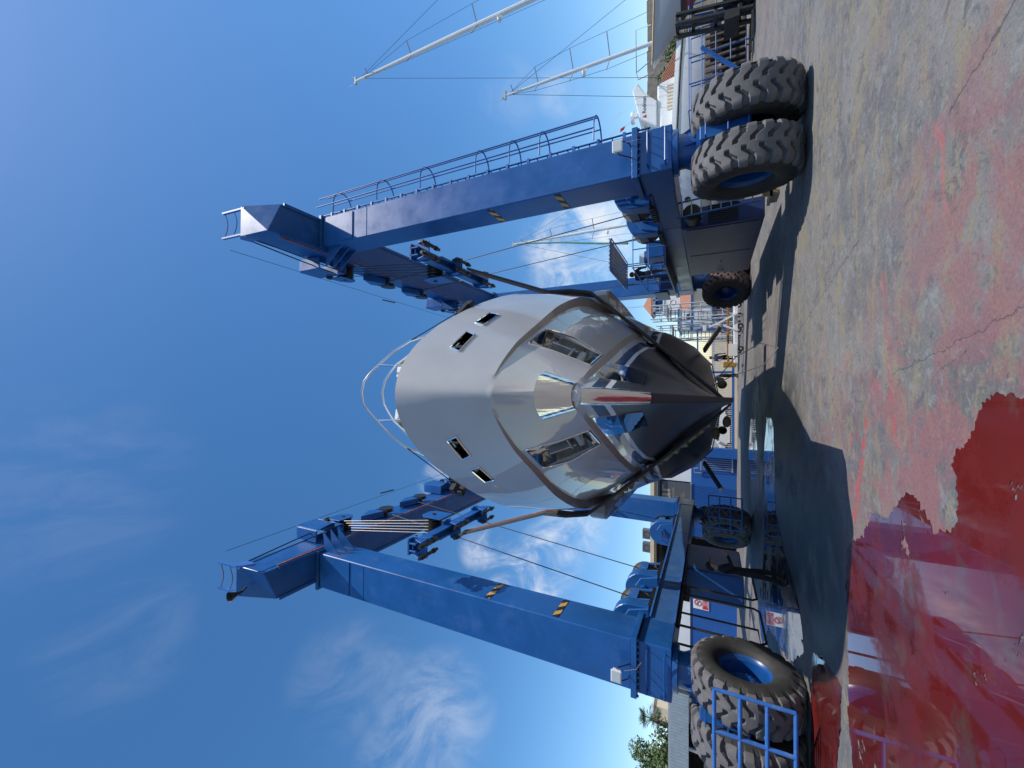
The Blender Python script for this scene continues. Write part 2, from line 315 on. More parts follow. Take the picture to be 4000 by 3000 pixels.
def watermat(name, c1, c2, c3, rough=.02, hole=.62):
    m = bpy.data.materials.new(name); m.use_nodes = True; nt = m.node_tree; L = nt.links.new; p = nt.nodes['Principled BSDF']
    p.inputs['Roughness'].default_value = rough; p.inputs['IOR'].default_value = 1.33; p.inputs['Coat Weight'].default_value = .55; p.inputs['Coat Roughness'].default_value = .015; p.inputs['Coat IOR'].default_value = 1.4
    tc = N(nt, 'ShaderNodeTexCoord')
    def nz(s, w):
        n = N(nt, 'ShaderNodeTexNoise', noise_dimensions='4D', inp={'Scale': s, 'Detail': 8, 'Roughness': .65, 'Distortion': .4, 'W': w}); L(tc.outputs['Object'], n.inputs['Vector']); return n.outputs[0]
    a = N(nt, 'ShaderNodeMapRange', interpolation_type='SMOOTHSTEP', inp={1: .4, 2: .62}); L(nz(.8, 1), a.inputs[0])
    x = N(nt, 'ShaderNodeMix', data_type='RGBA'); L(a.outputs[0], x.inputs[0]); x.inputs[6].default_value = (*c1, 1); x.inputs[7].default_value = (*c2, 1)
    b = N(nt, 'ShaderNodeMapRange', interpolation_type='SMOOTHSTEP', inp={1: .54, 2: .66, 4: .6}); L(nz(2.1, 6), b.inputs[0])
    y = N(nt, 'ShaderNodeMix', data_type='RGBA'); L(b.outputs[0], y.inputs[0]); L(x.outputs[2], y.inputs[6]); y.inputs[7].default_value = (*c3, 1)
    L(y.outputs[2], p.inputs['Base Color'])
    rn = N(nt, 'ShaderNodeMapRange', interpolation_type='SMOOTHSTEP', inp={1: .46, 2: .60, 3: rough, 4: .42}); L(nz(1.2, 23), rn.inputs[0]); L(rn.outputs[0], p.inputs['Roughness'])
    cw = N(nt, 'ShaderNodeMapRange', interpolation_type='SMOOTHSTEP', inp={1: .50, 2: .62, 3: .6, 4: .12}); L(nz(1.2, 23), cw.inputs[0]); L(cw.outputs[0], p.inputs['Coat Weight'])
    hn = N(nt, 'ShaderNodeTexNoise', noise_dimensions='4D', inp={'Scale': 1.5, 'Detail': 12, 'Roughness': .72, 'Distortion': .3, 'W': 17.0}); L(tc.outputs['Object'], hn.inputs['Vector'])
    hm = N(nt, 'ShaderNodeMapRange', inp={1: hole, 2: hole+.012, 3: 1, 4: 0}); L(hn.outputs[0], hm.inputs[0]); L(hm.outputs[0], p.inputs['Alpha'])
    bp = N(nt, 'ShaderNodeBump', inp={'Strength': .02, 'Distance': .01}); L(nz(3, 9), bp.inputs['Height']); L(bp.outputs[0], p.inputs['Coat Normal'])
    return m
M['redwater'] = watermat('red_puddle_water', (.115, .011, .010), (.075, .013, .014), (.08, .048, .042), hole=.615)
M['darkwater'] = watermat('puddle_water', (.035, .032, .034), (.06, .028, .03), (.022, .021, .024), hole=.64)
def puddle(pts, z, m, amp=.12, seed=0, smallz=True):
    out = []
    n = len(pts)
    for i in range(n):
        a, b = Vector(pts[i]), Vector(pts[(i+1) % n]); k = max(2, int((b-a).length/.015)); nr = Vector((-(b-a).y, (b-a).x)).normalized()
        for j in range(k):
            t = j/k; p = a.lerp(b, t); q = Vector((p.x*1.7, p.y*1.7, seed))
            d = noise.noise(q)+.6*noise.noise(q*2.7)+.5*noise.noise(q*6.5)+.45*noise.noise(q*15)+.3*noise.noise(q*33)
            out.append(p+nr*d*amp)
    bm = bmesh.new(); vs = [bm.verts.new((p.x, p.y, z)) for p in out]; f = bm.faces.new(vs)
    bmesh.ops.triangulate(bm, faces=[f]); bmesh.ops.recalc_face_normals(bm, faces=bm.faces)
    for f in bm.faces:
        if f.normal.z < 0: f.normal_flip()
    me = bpy.data.meshes.new('puddle'); bm.to_mesh(me); bm.free(); me.materials.append(m)
    o = bpy.data.objects.new('puddle', me); C.objects.link(o); return tag(o, kind='structure')
puddle([(-2.14, 6.93), (-1.7, 6.2), (-1.5, 6.05), (-1.15, 5.2), (-1.0, 4.95), (-1.15, 4.5), (-1.0, 4.2), (-.5, 4.2), (-.25, 3.95), (-.03, 3.7), (.0, 3.3), (-.1, 2.4), (-4.5, 2.6), (-7.5, 5.2), (-5.3, 6.55), (-4.3, 6.85), (-3.2, 6.9)], .005, M['redwater'], .085, 1)
puddle([(-4.2, 7.2), (-4.4, 8.2), (-4.75, 8.95), (-5.4, 9.1), (-8.2, 9.2), (-8.4, 7.75), (-6, 7.6), (-4.8, 7.25)], .005, M['redwater'], .06, 3)
puddle([(-.9, 14.1), (-.95, 15.6), (-2.5, 16.6), (-3.7, 16.2), (-6.0, 16.6), (-8.7, 18.6), (-9.2, 17), (-7.6, 15.2), (-6.4, 11.4), (-5.2, 9.7), (-4.5, 10.2), (-4.1, 12.1), (-3.5, 13.6), (-2.1, 13.85)], .005, M['darkwater'], .06, 5)
puddle([(-2.6, 18.6), (-1.2, 19.4), (-1.4, 21.6), (-3.2, 23), (-4.2, 21), (-3.4, 19)], .005, M['darkwater'], .06, 8)
# ------------------------------------------------------------------ boat hoist
XR0, XR1, XL0, XL1 = 4.87, 5.83, -6.82, -5.68
hoist = thing('boat_hoist', 'huge blue four-legged boat hoist on rubber tyres straddling the grey yacht', 'boat hoist', (-.5, 15.5, 0))
def flip(side): return (XR0, XR1, 1) if side > 0 else (XL1, XL0, -1)   # inner X, outer X, sign outwards
for side in (1, -1):
    xi, xo, sg = flip(side); lo, hi = min(xi, xo), max(xi, xo)
    for fr in (1, 0):
        y0, y1 = (9.4, 10.4) if fr else (21.6, 22.5)
        m = MB(); m.box(lo, hi, y0, y1, 3.28, 13.62)
        col = m.build('column', M['blue'], hoist, bevel=.02)
        f = MB()
        f.box(lo-.1, hi+.1, y0-.1, y1+.1, 3.14, 3.27)
        k = int((hi-lo+.2)/.13)
        for i in range(k):                                            # bolt heads under the flange
            x = lo-.05+i*(hi-lo+.1)/(k-1)
            for y in (y0-.05, y1+.05): f.box(x-.025, x+.025, y-.025, y+.025, 3.10, 3.139)
        f.build('base_flange', M['blue'], col, bevel=.008)
        f = MB(); f.box(lo-.08, hi+.08, y0-.08, y1+.08, 13.62, 13.74); f.build('top_flange', M['blue'], col, bevel=.008)
        if fr:
            e = MB()
            s2 = 1 if xi > xo else -1
            for i in range(3):                                        # stiffener gussets to the beam, on the inner side
                y = y0+.2+i*.3
                e.ext([(xi, 13.62), (xi-sg*.62, 13.73), (xi-sg*.62, 13.68), (xi, 12.9)], 'xz', y, y+.03)
            e.ext([(y0-.012, 13.55), (y0-.012, 12.2), (y0-.026, 12.2), (y0-.026, 13.55)], 'yz', lo+.03, hi-.03)
            e.build('gusset', M['blue'], col)
            st = MB(); st.box(xi-sg*.006-.005, xi-sg*.006+.005, 9.47, 10.33, 7.0, 7.16); st.build('hazard_stripe', M['hazard'], col)
            st = MB(); st.box(xi-sg*.006-.005, xi-sg*.006+.005, 9.47, 10.33, 5.05, 5.2); st.build('hazard_stripe', M['hazard'], col)
            sm = MB()
            sm.box(lo+.02, hi-.02, y0-.009, y0-.002, 11.58, 11.61); sm.build('weld_seam', M['blue'], col)
    # top beam
    bi, bo = (4.77, 5.75) if side > 0 else (-5.63, -6.6)
    blo, bhi = min(bi, bo), max(bi, bo)
    b = MB(); yi, yo = (7.55, 7.98); ya, yb_ = (yi, yo) if bi < bo else (yo, yi)
    b.add([(blo, ya, 13.75), (bhi, yb_, 13.75), (bhi, 26, 13.75), (blo, 26, 13.75), (blo, 7.5, 15.05), (bhi, 7.5, 15.05), (bhi, 26, 15.05), (blo, 26, 15.05)], [(3,2,1,0),(4,5,6,7),(0,1,5,4),(1,2,6,5),(2,3,7,6),(3,0,4,7)])
    tb = b.build('top_beam', M['blue'], hoist, bevel=.015)
    l = MB()
    l.box(bi-.05, bi+.05, 8.0, 26, 13.68, 13.745)
    l.box(bo-.05, bo+.05, 8.05, 26, 13.70, 13.745)
    l.build('flange_lip', M['blue'], tb)
    l = MB(); l.box(bi-sg*.05-.03, bi-sg*.05+.03, 8.0, 26, 13.75, 13.81); l.build('trolley_rail', M['strapred'], tb)
    l = MB()
    for x in (blo+.08, bhi-.08): l = MB(); l.bar((x, 7.56, 14.9), (x, 7.50, 16.0), .09, .05, (1, 0, 0)); l.build('end_post', M['blue_worn'], tb)
    l = MB()
    for z in (15.45, 15.95): l.path([(blo+.08+(bhi-blo-.16)*t, 7.52, z-.18*math.sin(math.pi*t)) for t in [i/8 for i in range(9)]], .012, 5)
    l.build('chain', M['strapred'], tb)
    l = MB(); l.ext([(7.48, 14.0), (7.48, 14.45), (7.2, 14.5), (7.12, 14.38), (7.2, 14.2)], 'yz', bi-sg*.25-.03, bi-sg*.25+.03); l.build('rope_lug', M['blue_worn'], tb)
    # lower beam
    lw = MB(); lw.box(lo, hi, 9.42, 22.45, 2.45, 3.0)
    lb = lw.build('lower_beam', M['blue'] if side > 0 else M['faded_lit'], hoist, bevel=.015)
    for y in (9.40, 21.5):
        q = MB(); q.box(lo-.015, hi+.015, y, y+1.05, 2.42, 3.13); q.build('end_box', M['blue'], lb, bevel=.015)
    q = MB(); q.box(xi-sg*.03-.02, xi-sg*.03+.02, 10.5, 21.5, 2.99, 3.03); q.box(xi-sg*.02-.015, xi-sg*.02+.015, 10.5, 21.5, 2.43, 2.47); q.build('edge_strip', M['navy'] if side > 0 else M['blue_worn'], lb)
    h = MB()
    for z in (2.55, 2.92):
        h.path([(lo+.12, 9.40, z), (lo+.12, 9.24, z), (hi-.12, 9.24, z), (hi-.12, 9.40, z)], .018, 6)
    h.build('grab_rail', M['blue'], lb, smooth=True)
    for i, y in enumerate((13.0, 17.2)):
        q = MB(); q.box(lo-.006, hi+.006, y, y+.05, 2.44, 3.006); q.build('joint_plate', M['blue'], lb)
    # kingpin knuckles
    cx = 5.24 if side > 0 else -6.55
    for y in (9.75, 21.95):
        k = MB(); xk = (lo+hi)/2
        k.lathe([(1.85, 0), (1.85, .52), (1.93, .52), (1.93, .36), (2.3, .36), (2.3, .48), (2.41, .48), (2.41, 0)], (xk, y, 0), 'z', 28)
        for i in range(6):
            a = i*math.pi/3+.3; d = Vector((math.cos(a), math.sin(a), 0)); pz = Vector((xk, y, 0))
            k.add([pz+d*.34+Vector((0,0,1.93)), pz+d*.5+Vector((0,0,1.93)), pz+d*.34+Vector((0,0,2.25))], [(0, 1, 2)])
        kn = k.build('kingpin', M['blue'], hoist, smooth=True)
        k = MB(); k.box(cx-.14, cx+.14, y-.75, y+.75, .95, 1.86); k.box(cx-.42, cx+.42, y-.28, y+.28, 1.6, 1.86); k.box(min(cx, xk)-.1, max(cx, xk)+.1, y-.4, y+.4, 1.76, 1.86)
        k.build('axle_frame', M['blue'], kn, bevel=.015)
        if side > 0 and y < 15 or side < 0 and y < 15:
            for z in (1.0, 1.35, 1.75): k = MB(); k.path([(cx-.12, y-.75, z), (cx-.12, y-.87, z), (cx+.12, y-.87, z), (cx+.12, y-.75, z)], .016, 6); k.build('step_rung', M['blue'], kn, smooth=True)
# ------------------------------------------------------------------ tyres
def groove(a, w, off):
    aw = abs(w)
    if aw < .10 or aw > 1.0: g0 = 0
    sh = 0.0 if aw > .58 else (.46*(.58-aw)/.30 if aw > .28 else .46)
    wid = .44 if aw > .72 else (.38 if aw > .5 else .33)
    t = (a+off+sh) % 1.0
    d = min(abs(t-.5), 1) - wid/2
    g_ = max(0., min(1., -d/.03))
    if aw < .14: g_ *= max(0., (aw-.09)/.05)
    return g_
def tyre_mesh():
    NP, NS = 22, 28; na = NP*NS; prof = []
    side = [(.25, .475), (.33, .50), (.395, .57), (.43, .68), (.435, .76), (.42, .83), (.40, .885), (.392, .915)]
    ws = [1.0-.05*i for i in range(41)]
    verts = []; faces = []; mi = []; rows = []
    tread = []
    for w in ws:
        aw = abs(w)
        r = 1.03 - .045*max(0, (aw-.78)/.22)**1.6 - .012*aw*aw
        tread.append((w*.372, r, w))
    cols = [(x, r, None) for x, r in side]+[(t[0], t[1], t[2]) for t in tread]+[(-x, r, None) for x, r in reversed(side)]
    m = len(cols); crown = 8
    for i in range(na):
        th = 2*math.pi*i/na; a = i/NS
        for (x, r, w) in cols:
            if w is not None:
                off = 0 if w > 0 else .5
                depth = .085*(1.0 if abs(w) < .85 else 1.15)
                r = r - depth*groove(a, w, off)
            elif r > .88:
                r2 = groove(a, 1.0, 0 if x > 0 else .5); x = x - math.copysign(.03*r2*(1 if r > .9 else .6), x)
            verts.append((x, r*math.sin(th), r*math.cos(th)))
    for i in range(na):
        i2 = (i+1) % na
        for j in range(m-1):
            faces.append((i*m+j, i*m+j+1, i2*m+j+1, i2*m+j)); mi.append(1 if 7 <= j < m-8 else 0)
    for mat_ in ('a',):
        me = bpy.data.meshes.new('tyre'); me.from_pydata(verts, [], faces); me.polygons.foreach_set('material_index', mi)
        me.polygons.foreach_set('use_smooth', [x == 0 for x in mi]); me.set_sharp_from_angle(angle=math.radians(30))
        bm = bmesh.new(); bm.from_mesh(me); bmesh.ops.recalc_face_normals(bm, faces=bm.faces); bm.to_mesh(me); bm.free()
    return me
TY = tyre_mesh(); TY.materials.append(M['tyre']); TY.materials.append(M['tread'])
TY2 = TY.copy(); TY2.materials[1] = M['treadred']; TY2.materials[0] = M['tyre']
rm = MB()
rm.lathe([(.27, .505), (.285, .49), (.265, .475), (.235, .455), (.20, .445), (.19, .432), (-.08, .425), (-.11, .40), (-.12, .26), (-.09, .20), (.06, .19), (.075, .17), (.075, 0)], (0,0,0), 'x', 48)
rm.lathe([(-.27, .505), (-.285, .49), (-.265, .475), (-.235, .455), (-.20, .445), (-.17, .43), (-.16, 0)], (0,0,0), 'x', 48)
for i in range(12):
    a = i*math.pi/6; rm.lathe([(.07, .02), (.095, .02), (.095, 0)], (0, .14*math.sin(a), .14*math.cos(a)), 'x', 6); rm.lathe([(-.13, .022), (-.08, .022), (-.08, 0)], (0, .32*math.sin(a), .32*math.cos(a)), 'x', 6)
protoRim = rm.build('rim', M['rim'], None, smooth=True); RM = protoRim.data; bpy.data.objects.remove(protoRim)
def wheel(x, y, rz, red=False, rx=0.):
    w = sub('wheel', hoist, (x, y, 1.022), rz)
    for nm, me in (('tyre', TY2 if red else TY), ('rim', RM)):
        o = bpy.data.objects.new(nm, me); C.objects.link(o); o.parent = w; o.rotation_euler = (rx, 0, 0)
    return w
for x, y, rz, rd in ((4.70, 9.62, math.pi-.09, 0), (5.79, 9.52, math.pi-.09, 0), (-6.04, 9.6, 0, 0), (-7.12, 9.6, 0, 0), (4.80, 21.7, math.pi+.55, 1), (5.85, 22.3, math.pi+.55, 1), (-6.2, 21.3, math.pi+.72, 0), (-6.95, 22.1, math.pi+.72, 0)):
    wheel(x, y, rz, rd, random.random()*6)
# ------------------------------------------------------------------ winches
def winch(side, y, fd=True):
    xi, xo, sg = flip(side); cx = (xi+xo)/2
    base = MB(); base.box(cx-.5, cx+.5, y-.12, y+1.12, 3.03, 3.10)
    for i in range(7):
        for s in (-1, 1): base.box(cx+s*.52-.05, cx+s*.52+.05, y+.02+i*.15, y+.09+i*.15, 3.0, 3.14)
    wn = base.build('winch', M['steel'], hoist)
    poly = [(cx-.52, 3.10), (cx+.52, 3.10), (cx+.5, 3.55)]+[(cx+.5*math.cos(a), 3.58+.5*math.sin(a)) for a in [i*math.pi/14 for i in range(0, 15)]]+[(cx-.5, 3.55)]
    g_ = MB(); g_.ext(poly, 'xz', y-.10, y+.30)
    p2 = [(cx-sg*.52, 3.101), (cx+sg*.15, 3.101), (cx+sg*.1, 3.6), (cx-sg*.12, 3.78), (cx-sg*.38, 3.62)]
    g_.ext(p2, 'xz', y-.16, y-.10)
    gd = g_.build('gear_guard', M['blue'], wn, bevel=.02)
    d = MB(); d.lathe([(y+.30, 0), (y+.30, .47), (y+.33, .47), (y+.33, .40), (y+.95, .40), (y+.95, .47), (y+.98, .47), (y+.98, 0)], (cx, 0, 3.58), 'y', 32); d.build('drum', M['ropegrey'], wn, smooth=True)
    d = MB(); d.bar((cx-sg*.42, y+.31, 3.62), (cx-sg*.42, y+1.0, 3.62), .05, .24); d.bar((cx-sg*.5, y+.35, 3.10), (cx-sg*.43, y+.35, 3.5), .05, .05); d.bar((cx-sg*.5, y+.95, 3.10), (cx-sg*.43, y+.95, 3.5), .05, .05); d.build('drum_shield', M['blue_worn'] if side < 0 else M['navy'], wn)
    d = MB(); d.lathe([(y-.28, 0), (y-.28, .10), (y-.16, .10)], (cx-sg*.1, 0, 3.5), 'y', 16)
    for i in range(10):
        a = i*math.pi/5; d.box(cx-sg*.1+.085*math.cos(a)-.012, cx-sg*.1+.085*math.cos(a)+.012, y-.30, y-.27, 3.5+.085*math.sin(a)-.012, 3.5+.085*math.sin(a)+.012)
    d.build('hydraulic_motor', M['blue'], wn, smooth=True)
    d = MB(); d.path([(cx-sg*.1, y-.28, 3.45), (cx+sg*.15, y-.4, 3.3), (cx+sg*.3, y-.35, 3.15), (cx+sg*.35, y-.2, 3.05)], .014, 5); d.path([(cx-sg*.12, y-.28, 3.55), (cx+sg*.2, y-.42, 3.5), (cx+sg*.36, y-.35, 3.2), (cx+sg*.4, y-.2, 3.05)], .014, 5); d.build('hose', M['black'], wn)
    r = MB(); r.tube((cx-sg*.36, y+.6, 3.75), (xi-sg*.22, y+2.1, 14.2), .016, 6); r.build('hoist_rope', M['ropedark'], wn)
for side in (1, -1):
    for y in (11.15, 13.1, 18.6): winch(side, y)
# ------------------------------------------------------------------ trolleys and spreader bars
def trolley(side, y):
    sg = side; bi = 4.77 if side > 0 else -5.63
    h = MB(); x0 = bi-sg*.04; x1 = bi-sg*.46
    prof = [(y, 14.35), (y, 15.35), (y+.06, 15.5), (y+.2, 15.56), (y+1.0, 15.56), (y+1.0, 15.50), (y+.22, 15.50), (y+.12, 15.45), (y+.06, 15.33), (y+.06, 14.35)]
    h.ext(prof, 'yz', min(x0, x1), max(x0, x1)); h.ext([(y+.06, 14.36), (y+.06, 15.33), (y+.12, 15.45), (y+.22, 15.5), (y+.94, 15.5), (y+.94, 14.55), (y+.6, 14.5)], 'yz', x1+sg*.0, x1+sg*.015)
    h.box(min(x0, x1), max(x0, x1), y+.95, y+1.0, 14.1, 15.56)
    h.ext([(y+.95, 14.1), (y+.95, 14.5), (y+.6, 14.1)], 'yz', x1-.02, x1+.02)
    t = h.build('trolley', M['blue'], hoist, bevel=.01)
    s = MB(); cx = (x0+x1)/2-sg*.02; yc = y+1.42
    for i in range(5): q = cx+(i-2)*.085; s.lathe([(q-.04, 0), (q-.04, .32), (q-.02, .25), (q+.02, .25), (q+.04, .32), (q+.04, 0)], (0, yc, 14.62), 'x', 28)
    s.lathe([(cx-.28, 0), (cx-.28, .08), (cx+.28, .08), (cx+.28, 0)], (0, yc, 14.62), 'x', 12)
    s.build('sheave', M['steel'], t, smooth=True)
    for q in (-.25, .25):
        s = MB(); s.ext([(y+1.0, 14.35), (yc+.2, 14.3), (yc+.36, 14.5), (yc+.36, 14.75), (yc+.1, 15.0), (y+1.0, 15.05)], 'yz', cx+q-.015, cx+q+.015); s.build('cheek_plate', M['blue'], t, bevel=.006)
    s = MB(); s.box(cx-.1, cx+.1, y+.98, y+1.12, 14.2, 14.62); s.build('shaft_support', M['steel'], t)
    s = MB(); s.lathe([(y+.92, 0), (y+.92, .11), (y+1.06, .11), (y+1.06, 0)], (x1, 0, 15.0), 'y', 12); s.build('roller', M['steel'], t)
    return cx
def guide(side, y):
    sg = side; bi = 4.77 if side > 0 else -5.63; x1 = bi-sg*.3
    h = MB(); h.ext([(y, 14.6), (y+1.0, 14.3), (y+1.0, 14.8), (y+.75, 14.95)], 'yz', min(x1, bi-sg*.04), max(x1, bi-sg*.04))
    t = h.build('sheave_bracket', M['blue'], hoist, bevel=.01)
    h = MB(); h.lathe([(-.07, 0), (-.07, .32), (-.03, .26), (.03, .26), (.07, .32), (.07, 0)], (x1+sg*.05, y+1.35, 14.5), 'x', 24); h.build('sheave', M['steel'], t, smooth=True)
    h = MB(); h.box(min(x1, bi), max(x1, bi), y+1.0, y+1.12, 14.2, 14.8); h.build('mounting_block', M['steel'], t)
def spreader(side, ym, z, xb):
    sg = side
    b = MB()
    for s in (-.11, .11): b.bar((xb+s, ym-1.95, z), (xb+s, ym+1.95, z), .05, .30)
    b.box(xb-.10, xb+.10, ym-1.9, ym+1.9, z-.03, z+.03)
    sp = b.build('spreader_bar', M['blue'], hoist, bevel=.01)
    for i, dy in enumerate((-1.75, 0, 1.75)):
        q = MB(); y = ym+dy
        q.ext([(xb-.30, z-.42), (xb+.30, z-.42), (xb+.26, z+.16), (xb-.26, z+.16)], 'xz', y-.02, y+.02)
        q.box(xb-.24, xb+.24, y-.20, y+.20, z+.10, z+.16)
        for s in (-1, 1): q.ext([(y-.3, z-.42), (y+.3, z-.42), (y+.18, z-.12), (y-.18, z-.12)], 'yz', xb+s*.24-.015, xb+s*.24+.015)
        q.build('hanger_plate', M['blue'], sp, bevel=.006)
        q = MB()
        for s in (-1, 1):
            q.lathe([(y-.42, 0), (y-.42, .05), (y-.30, .05), (y-.30, .075), (y-.22, .075), (y-.22, .05), (y+.22, .05), (y+.22, .075), (y+.30, .075), (y+.30, .05), (y+.42, .05), (y+.42, 0)], (xb+s*.16, 0, z-.46), 'y', 10)
        q.build('sling_pin', M['steel'], sp, smooth=True)
    for s in (-1, 1):
        q = MB(); q.ext([(ym-.36, z+.15), (ym+.36, z+.15), (ym+.36, z+.85), (ym+.2, z+1.02), (ym-.2, z+1.02), (ym-.36, z+.85)], 'yz', xb+s*.33-.018, xb+s*.33+.018); q.build('block_plate', M['blue'], sp, bevel=.006)
    q = MB()
    for i in range(5): u = xb+(i-2)*.105; q.lathe([(u-.05, 0), (u-.05, .32), (u-.02, .25), (u+.02, .25), (u+.05, .32), (u+.05, 0)], (0, ym, z+.68), 'x', 24)
    q.lathe([(xb-.38, 0), (xb-.38, .07), (xb+.38, .07), (xb+.38, 0)], (0, ym, z+.68), 'x', 10)
    q.build('sheave', M['steel'], sp, smooth=True)
    return sp
YS = 11.35
SPX = {1: 4.05, -1: -4.72}; SPZ = 9.55
for side in (1, -1):
    for n_, y in enumerate((YS-1.55, 17.2)):
        cx = trolley(side, y); guide(side, y+2.3)
        if n_ == 0: guide(side, y+4.6)
        ym = y+1.45
        if n_ == 0:
            sp = spreader(side, ym, SPZ, SPX[side])
            q = MB()
            for i in range(5):
                q.tube((cx+(i-2)*.085, y+1.42-.25, 14.62), (SPX[side]+(i-2)*.105, ym-.25, SPZ+.68), .012, 5)
            q.build('hoist_ropes', M['rope'] if side < 0 else M['ropedark'], hoist)
        else:
            sp = spreader(side, ym, SPZ+.5, SPX[side]*1.02)
            q = MB()
            for i in range(5):
                q.tube((cx+(i-2)*.085, y+1.42-.25, 14.62), (SPX[side]*1.02+(i-2)*.105, ym-.25, SPZ+1.18), .012, 5)
            q.build('hoist_ropes', M['rope'] if side < 0 else M['ropedark'], hoist)
    sg = side; bi = 4.77 if side > 0 else -5.63
    q = MB(); q.path([(bi-sg*.25, 7.2, 14.38), (bi-sg*.32, 9.2, 14.6), (bi-sg*.36, YS-.5, 14.72)], .022, 6); q.path([(bi-sg*.2, 7.2, 14.3), (bi-sg*.3, YS-.5, 14.45)], .018, 6); q.build('travel_rope', M['ropedark'], hoist)
    q = MB(); q.tube((bi-sg*.35, 7.5, 15.6), (bi-sg*.6, 24, 16.0), .008, 5); q.tube((bi-sg*.5, 14.6, 16.0), (bi-sg*.5, 15.4, 15.9), .03, 5); q.build('limit_wire', M['ropedark'], hoist)
# ------------------------------------------------------------------ floodlights
def flood(x, z, tilt):
    f = MB(); y = 8.98
    f.box(x-.11, x+.11, y, y+.10, z-.09, z+.09)
    f.ext([(x-.135, z-.115), (x+.135, z-.115), (x+.135, z+.115), (x-.135, z+.115)], 'xz', y-.02, y)
    fl = f.build('floodlight', M['whitepaint'], hoist, bevel=.008)
    g_ = MB(); g_.box(x-.11, x+.11, y-.027, y-.021, z-.09, z+.09); g_.build('lamp_glass', M['lampglass'], fl)
    g_ = MB(); g_.path([(x-.12, y+.06, z), (x-.16, y+.06, z-.02), (x-.16, y+.25, z-.2), (x-.1, y+.42, z-.25)], .015, 6); g_.path([(x+.12, y+.06, z), (x+.16, y+.06, z-.02), (x+.16, y+.25, z-.2), (x+.1, y+.42, z-.25)], .015, 6); g_.build('bracket', M['navy'], fl)
    g_ = MB(); g_.path([(x+.1, y+.1, z-.15), (x+.15, y+.2, z-.4), (x+.25, y+.4, z-.5)], .008, 5); g_.build('cable', M['galv'], fl)
flood(5.40, 3.52, 0); flood(-6.32, 3.52, 0)
# ------------------------------------------------------------------ ladder and safety cage on the right column
lad = MB(); lx = 6.02
for y in (9.62, 10.16): lad.bar((lx, y, 2.9), (lx, y, 13.9), .05, .02, (1, 0, 0))
z = 2.95
while z < 13.8:
    lad.tube((lx, 9.62, z), (lx, 10.16, z), .014, 6); z += .28
z = 3.0
ladder = lad.build('ladder', M['blue'], hoist)
st = MB(); z = 3.45
while z < 13.6: st.box(5.832, lx+.02, 9.55, 9.61, z, z+.07); st.box(5.832, lx+.02, 10.17, 10.23, z, z+.07); z += .62
st.build('standoff', M['blue_worn'], ladder)
cg = MB(); hz = [4.2, 5.62, 6.5, 7.55, 9.5, 11.25, 13.25]
for z in hz:
    pts = [(lx, 9.5, z)]+[(6.32-.0+.48*math.sin(t)*1.0, 9.89-.39*math.cos(t), z) for t in [i*math.pi/10 for i in range(11)]]+[(lx, 10.28, z)]
    cg.path(pts, .02, 5)
for t in (.0, .25, .5, .75, 1.0):
    a = t*math.pi; p = (6.32+.48*math.sin(a), 9.89-.39*math.cos(a))
    cg.bar((p[0], p[1], hz[0]-.02), (p[0], p[1], 14.1), .045, .012, (1, 0, 0))
cg.build('safety_cage', M['blue_worn'], ladder)
# ------------------------------------------------------------------ engine housing, access ladder, platform
e = MB(); e.box(4.55, 5.12, 12.35, 17.6, .38, 2.42)
eng = e.build('engine_housing', M['navy'], hoist, bevel=.03)
e = MB()
for y0, y1 in ((12.5, 14.9), (14.98, 17.45)): e.box(4.535, 4.549, y0, y1, .5, 2.28)
e.build('side_panel', M['navy'], eng, bevel=.004)
e = MB()
for i in range(9): e.box(4.60+i*.058, 4.625+i*.058, 12.30, 12.349, 1.0, 1.72)
e.build('grille', M['black'], eng)
e = MB()
for i in range(3):
    for k in range(2): e.box(4.66+i*.13, 4.74+i*.13, 12.335, 12.349, 1.86+k*.26, 2.06+k*.26)
e.build('louvre', M['blue_worn'], eng)
e = MB(); e.box(4.525, 4.534, 15.9, 16.0, 1.3, 1.36); e.path([(4.53, 16.9, 1.25), (4.49, 16.9, 1.25), (4.49, 16.9, 1.45)], .012, 5); e.build('handle', M['black'], eng)
e = MB(); e.lathe([(11.75, 0), (11.75, .18), (11.8, .22), (12.28, .22), (12.33, .18), (12.33, 0)], (4.78, 0, 2.12), 'y', 20); e.build('air_filter', M['steel'], eng, smooth=True)
al = MB()
for x in (4.66, 5.06): al.path([(x, 11.75, 2.5), (x, 11.5, .55)], .025, 8)
acl = al.build('access_ladder', M['blue'], hoist, smooth=True)
al = MB()
for i in range(8):
    t = (i+.5)/8; al.box(4.66, 5.06, 11.5+.25*(1-t)-.05, 11.5+.25*(1-t)+.05, .6+1.85*(1-t), .63+1.85*(1-t))
al.build('tread', M['galv'], acl)
al = MB(); al.box(4.60, 5.12, 11.2, 11.8, .34, .40); al.box(4.60, 5.12, 11.2, 11.22, .2, .55); al.build('step_board', M['wood'], acl)
al = MB(); al.box(4.62, 5.10, 11.3, 11.7, .20, .33); al.build('step_box', M['concrete'], acl)
pl = MB(); pl.box(4.25, 5.7, 14.6, 18.5, 3.04, 3.10); plat = pl.build('operator_platform', M['navy'], hoist)
pl = MB()
for z in (3.62, 4.15):
    pl.path([(5.65, 14.65, z), (4.3, 14.65, z), (4.3, 18.45, z), (5.65, 18.45, z)], .02, 6)
for x, y in ((4.3, 14.65), (4.95, 14.65), (5.62, 14.65), (4.3, 15.9), (4.3, 17.15), (4.3, 18.45), (5.0, 18.45), (5.65, 18.45)): pl.tube((x, y, 3.10), (x, y, 4.17), .02, 6)
pl.build('guard_rail', M['blue_worn'], plat, smooth=True)
pl = MB()
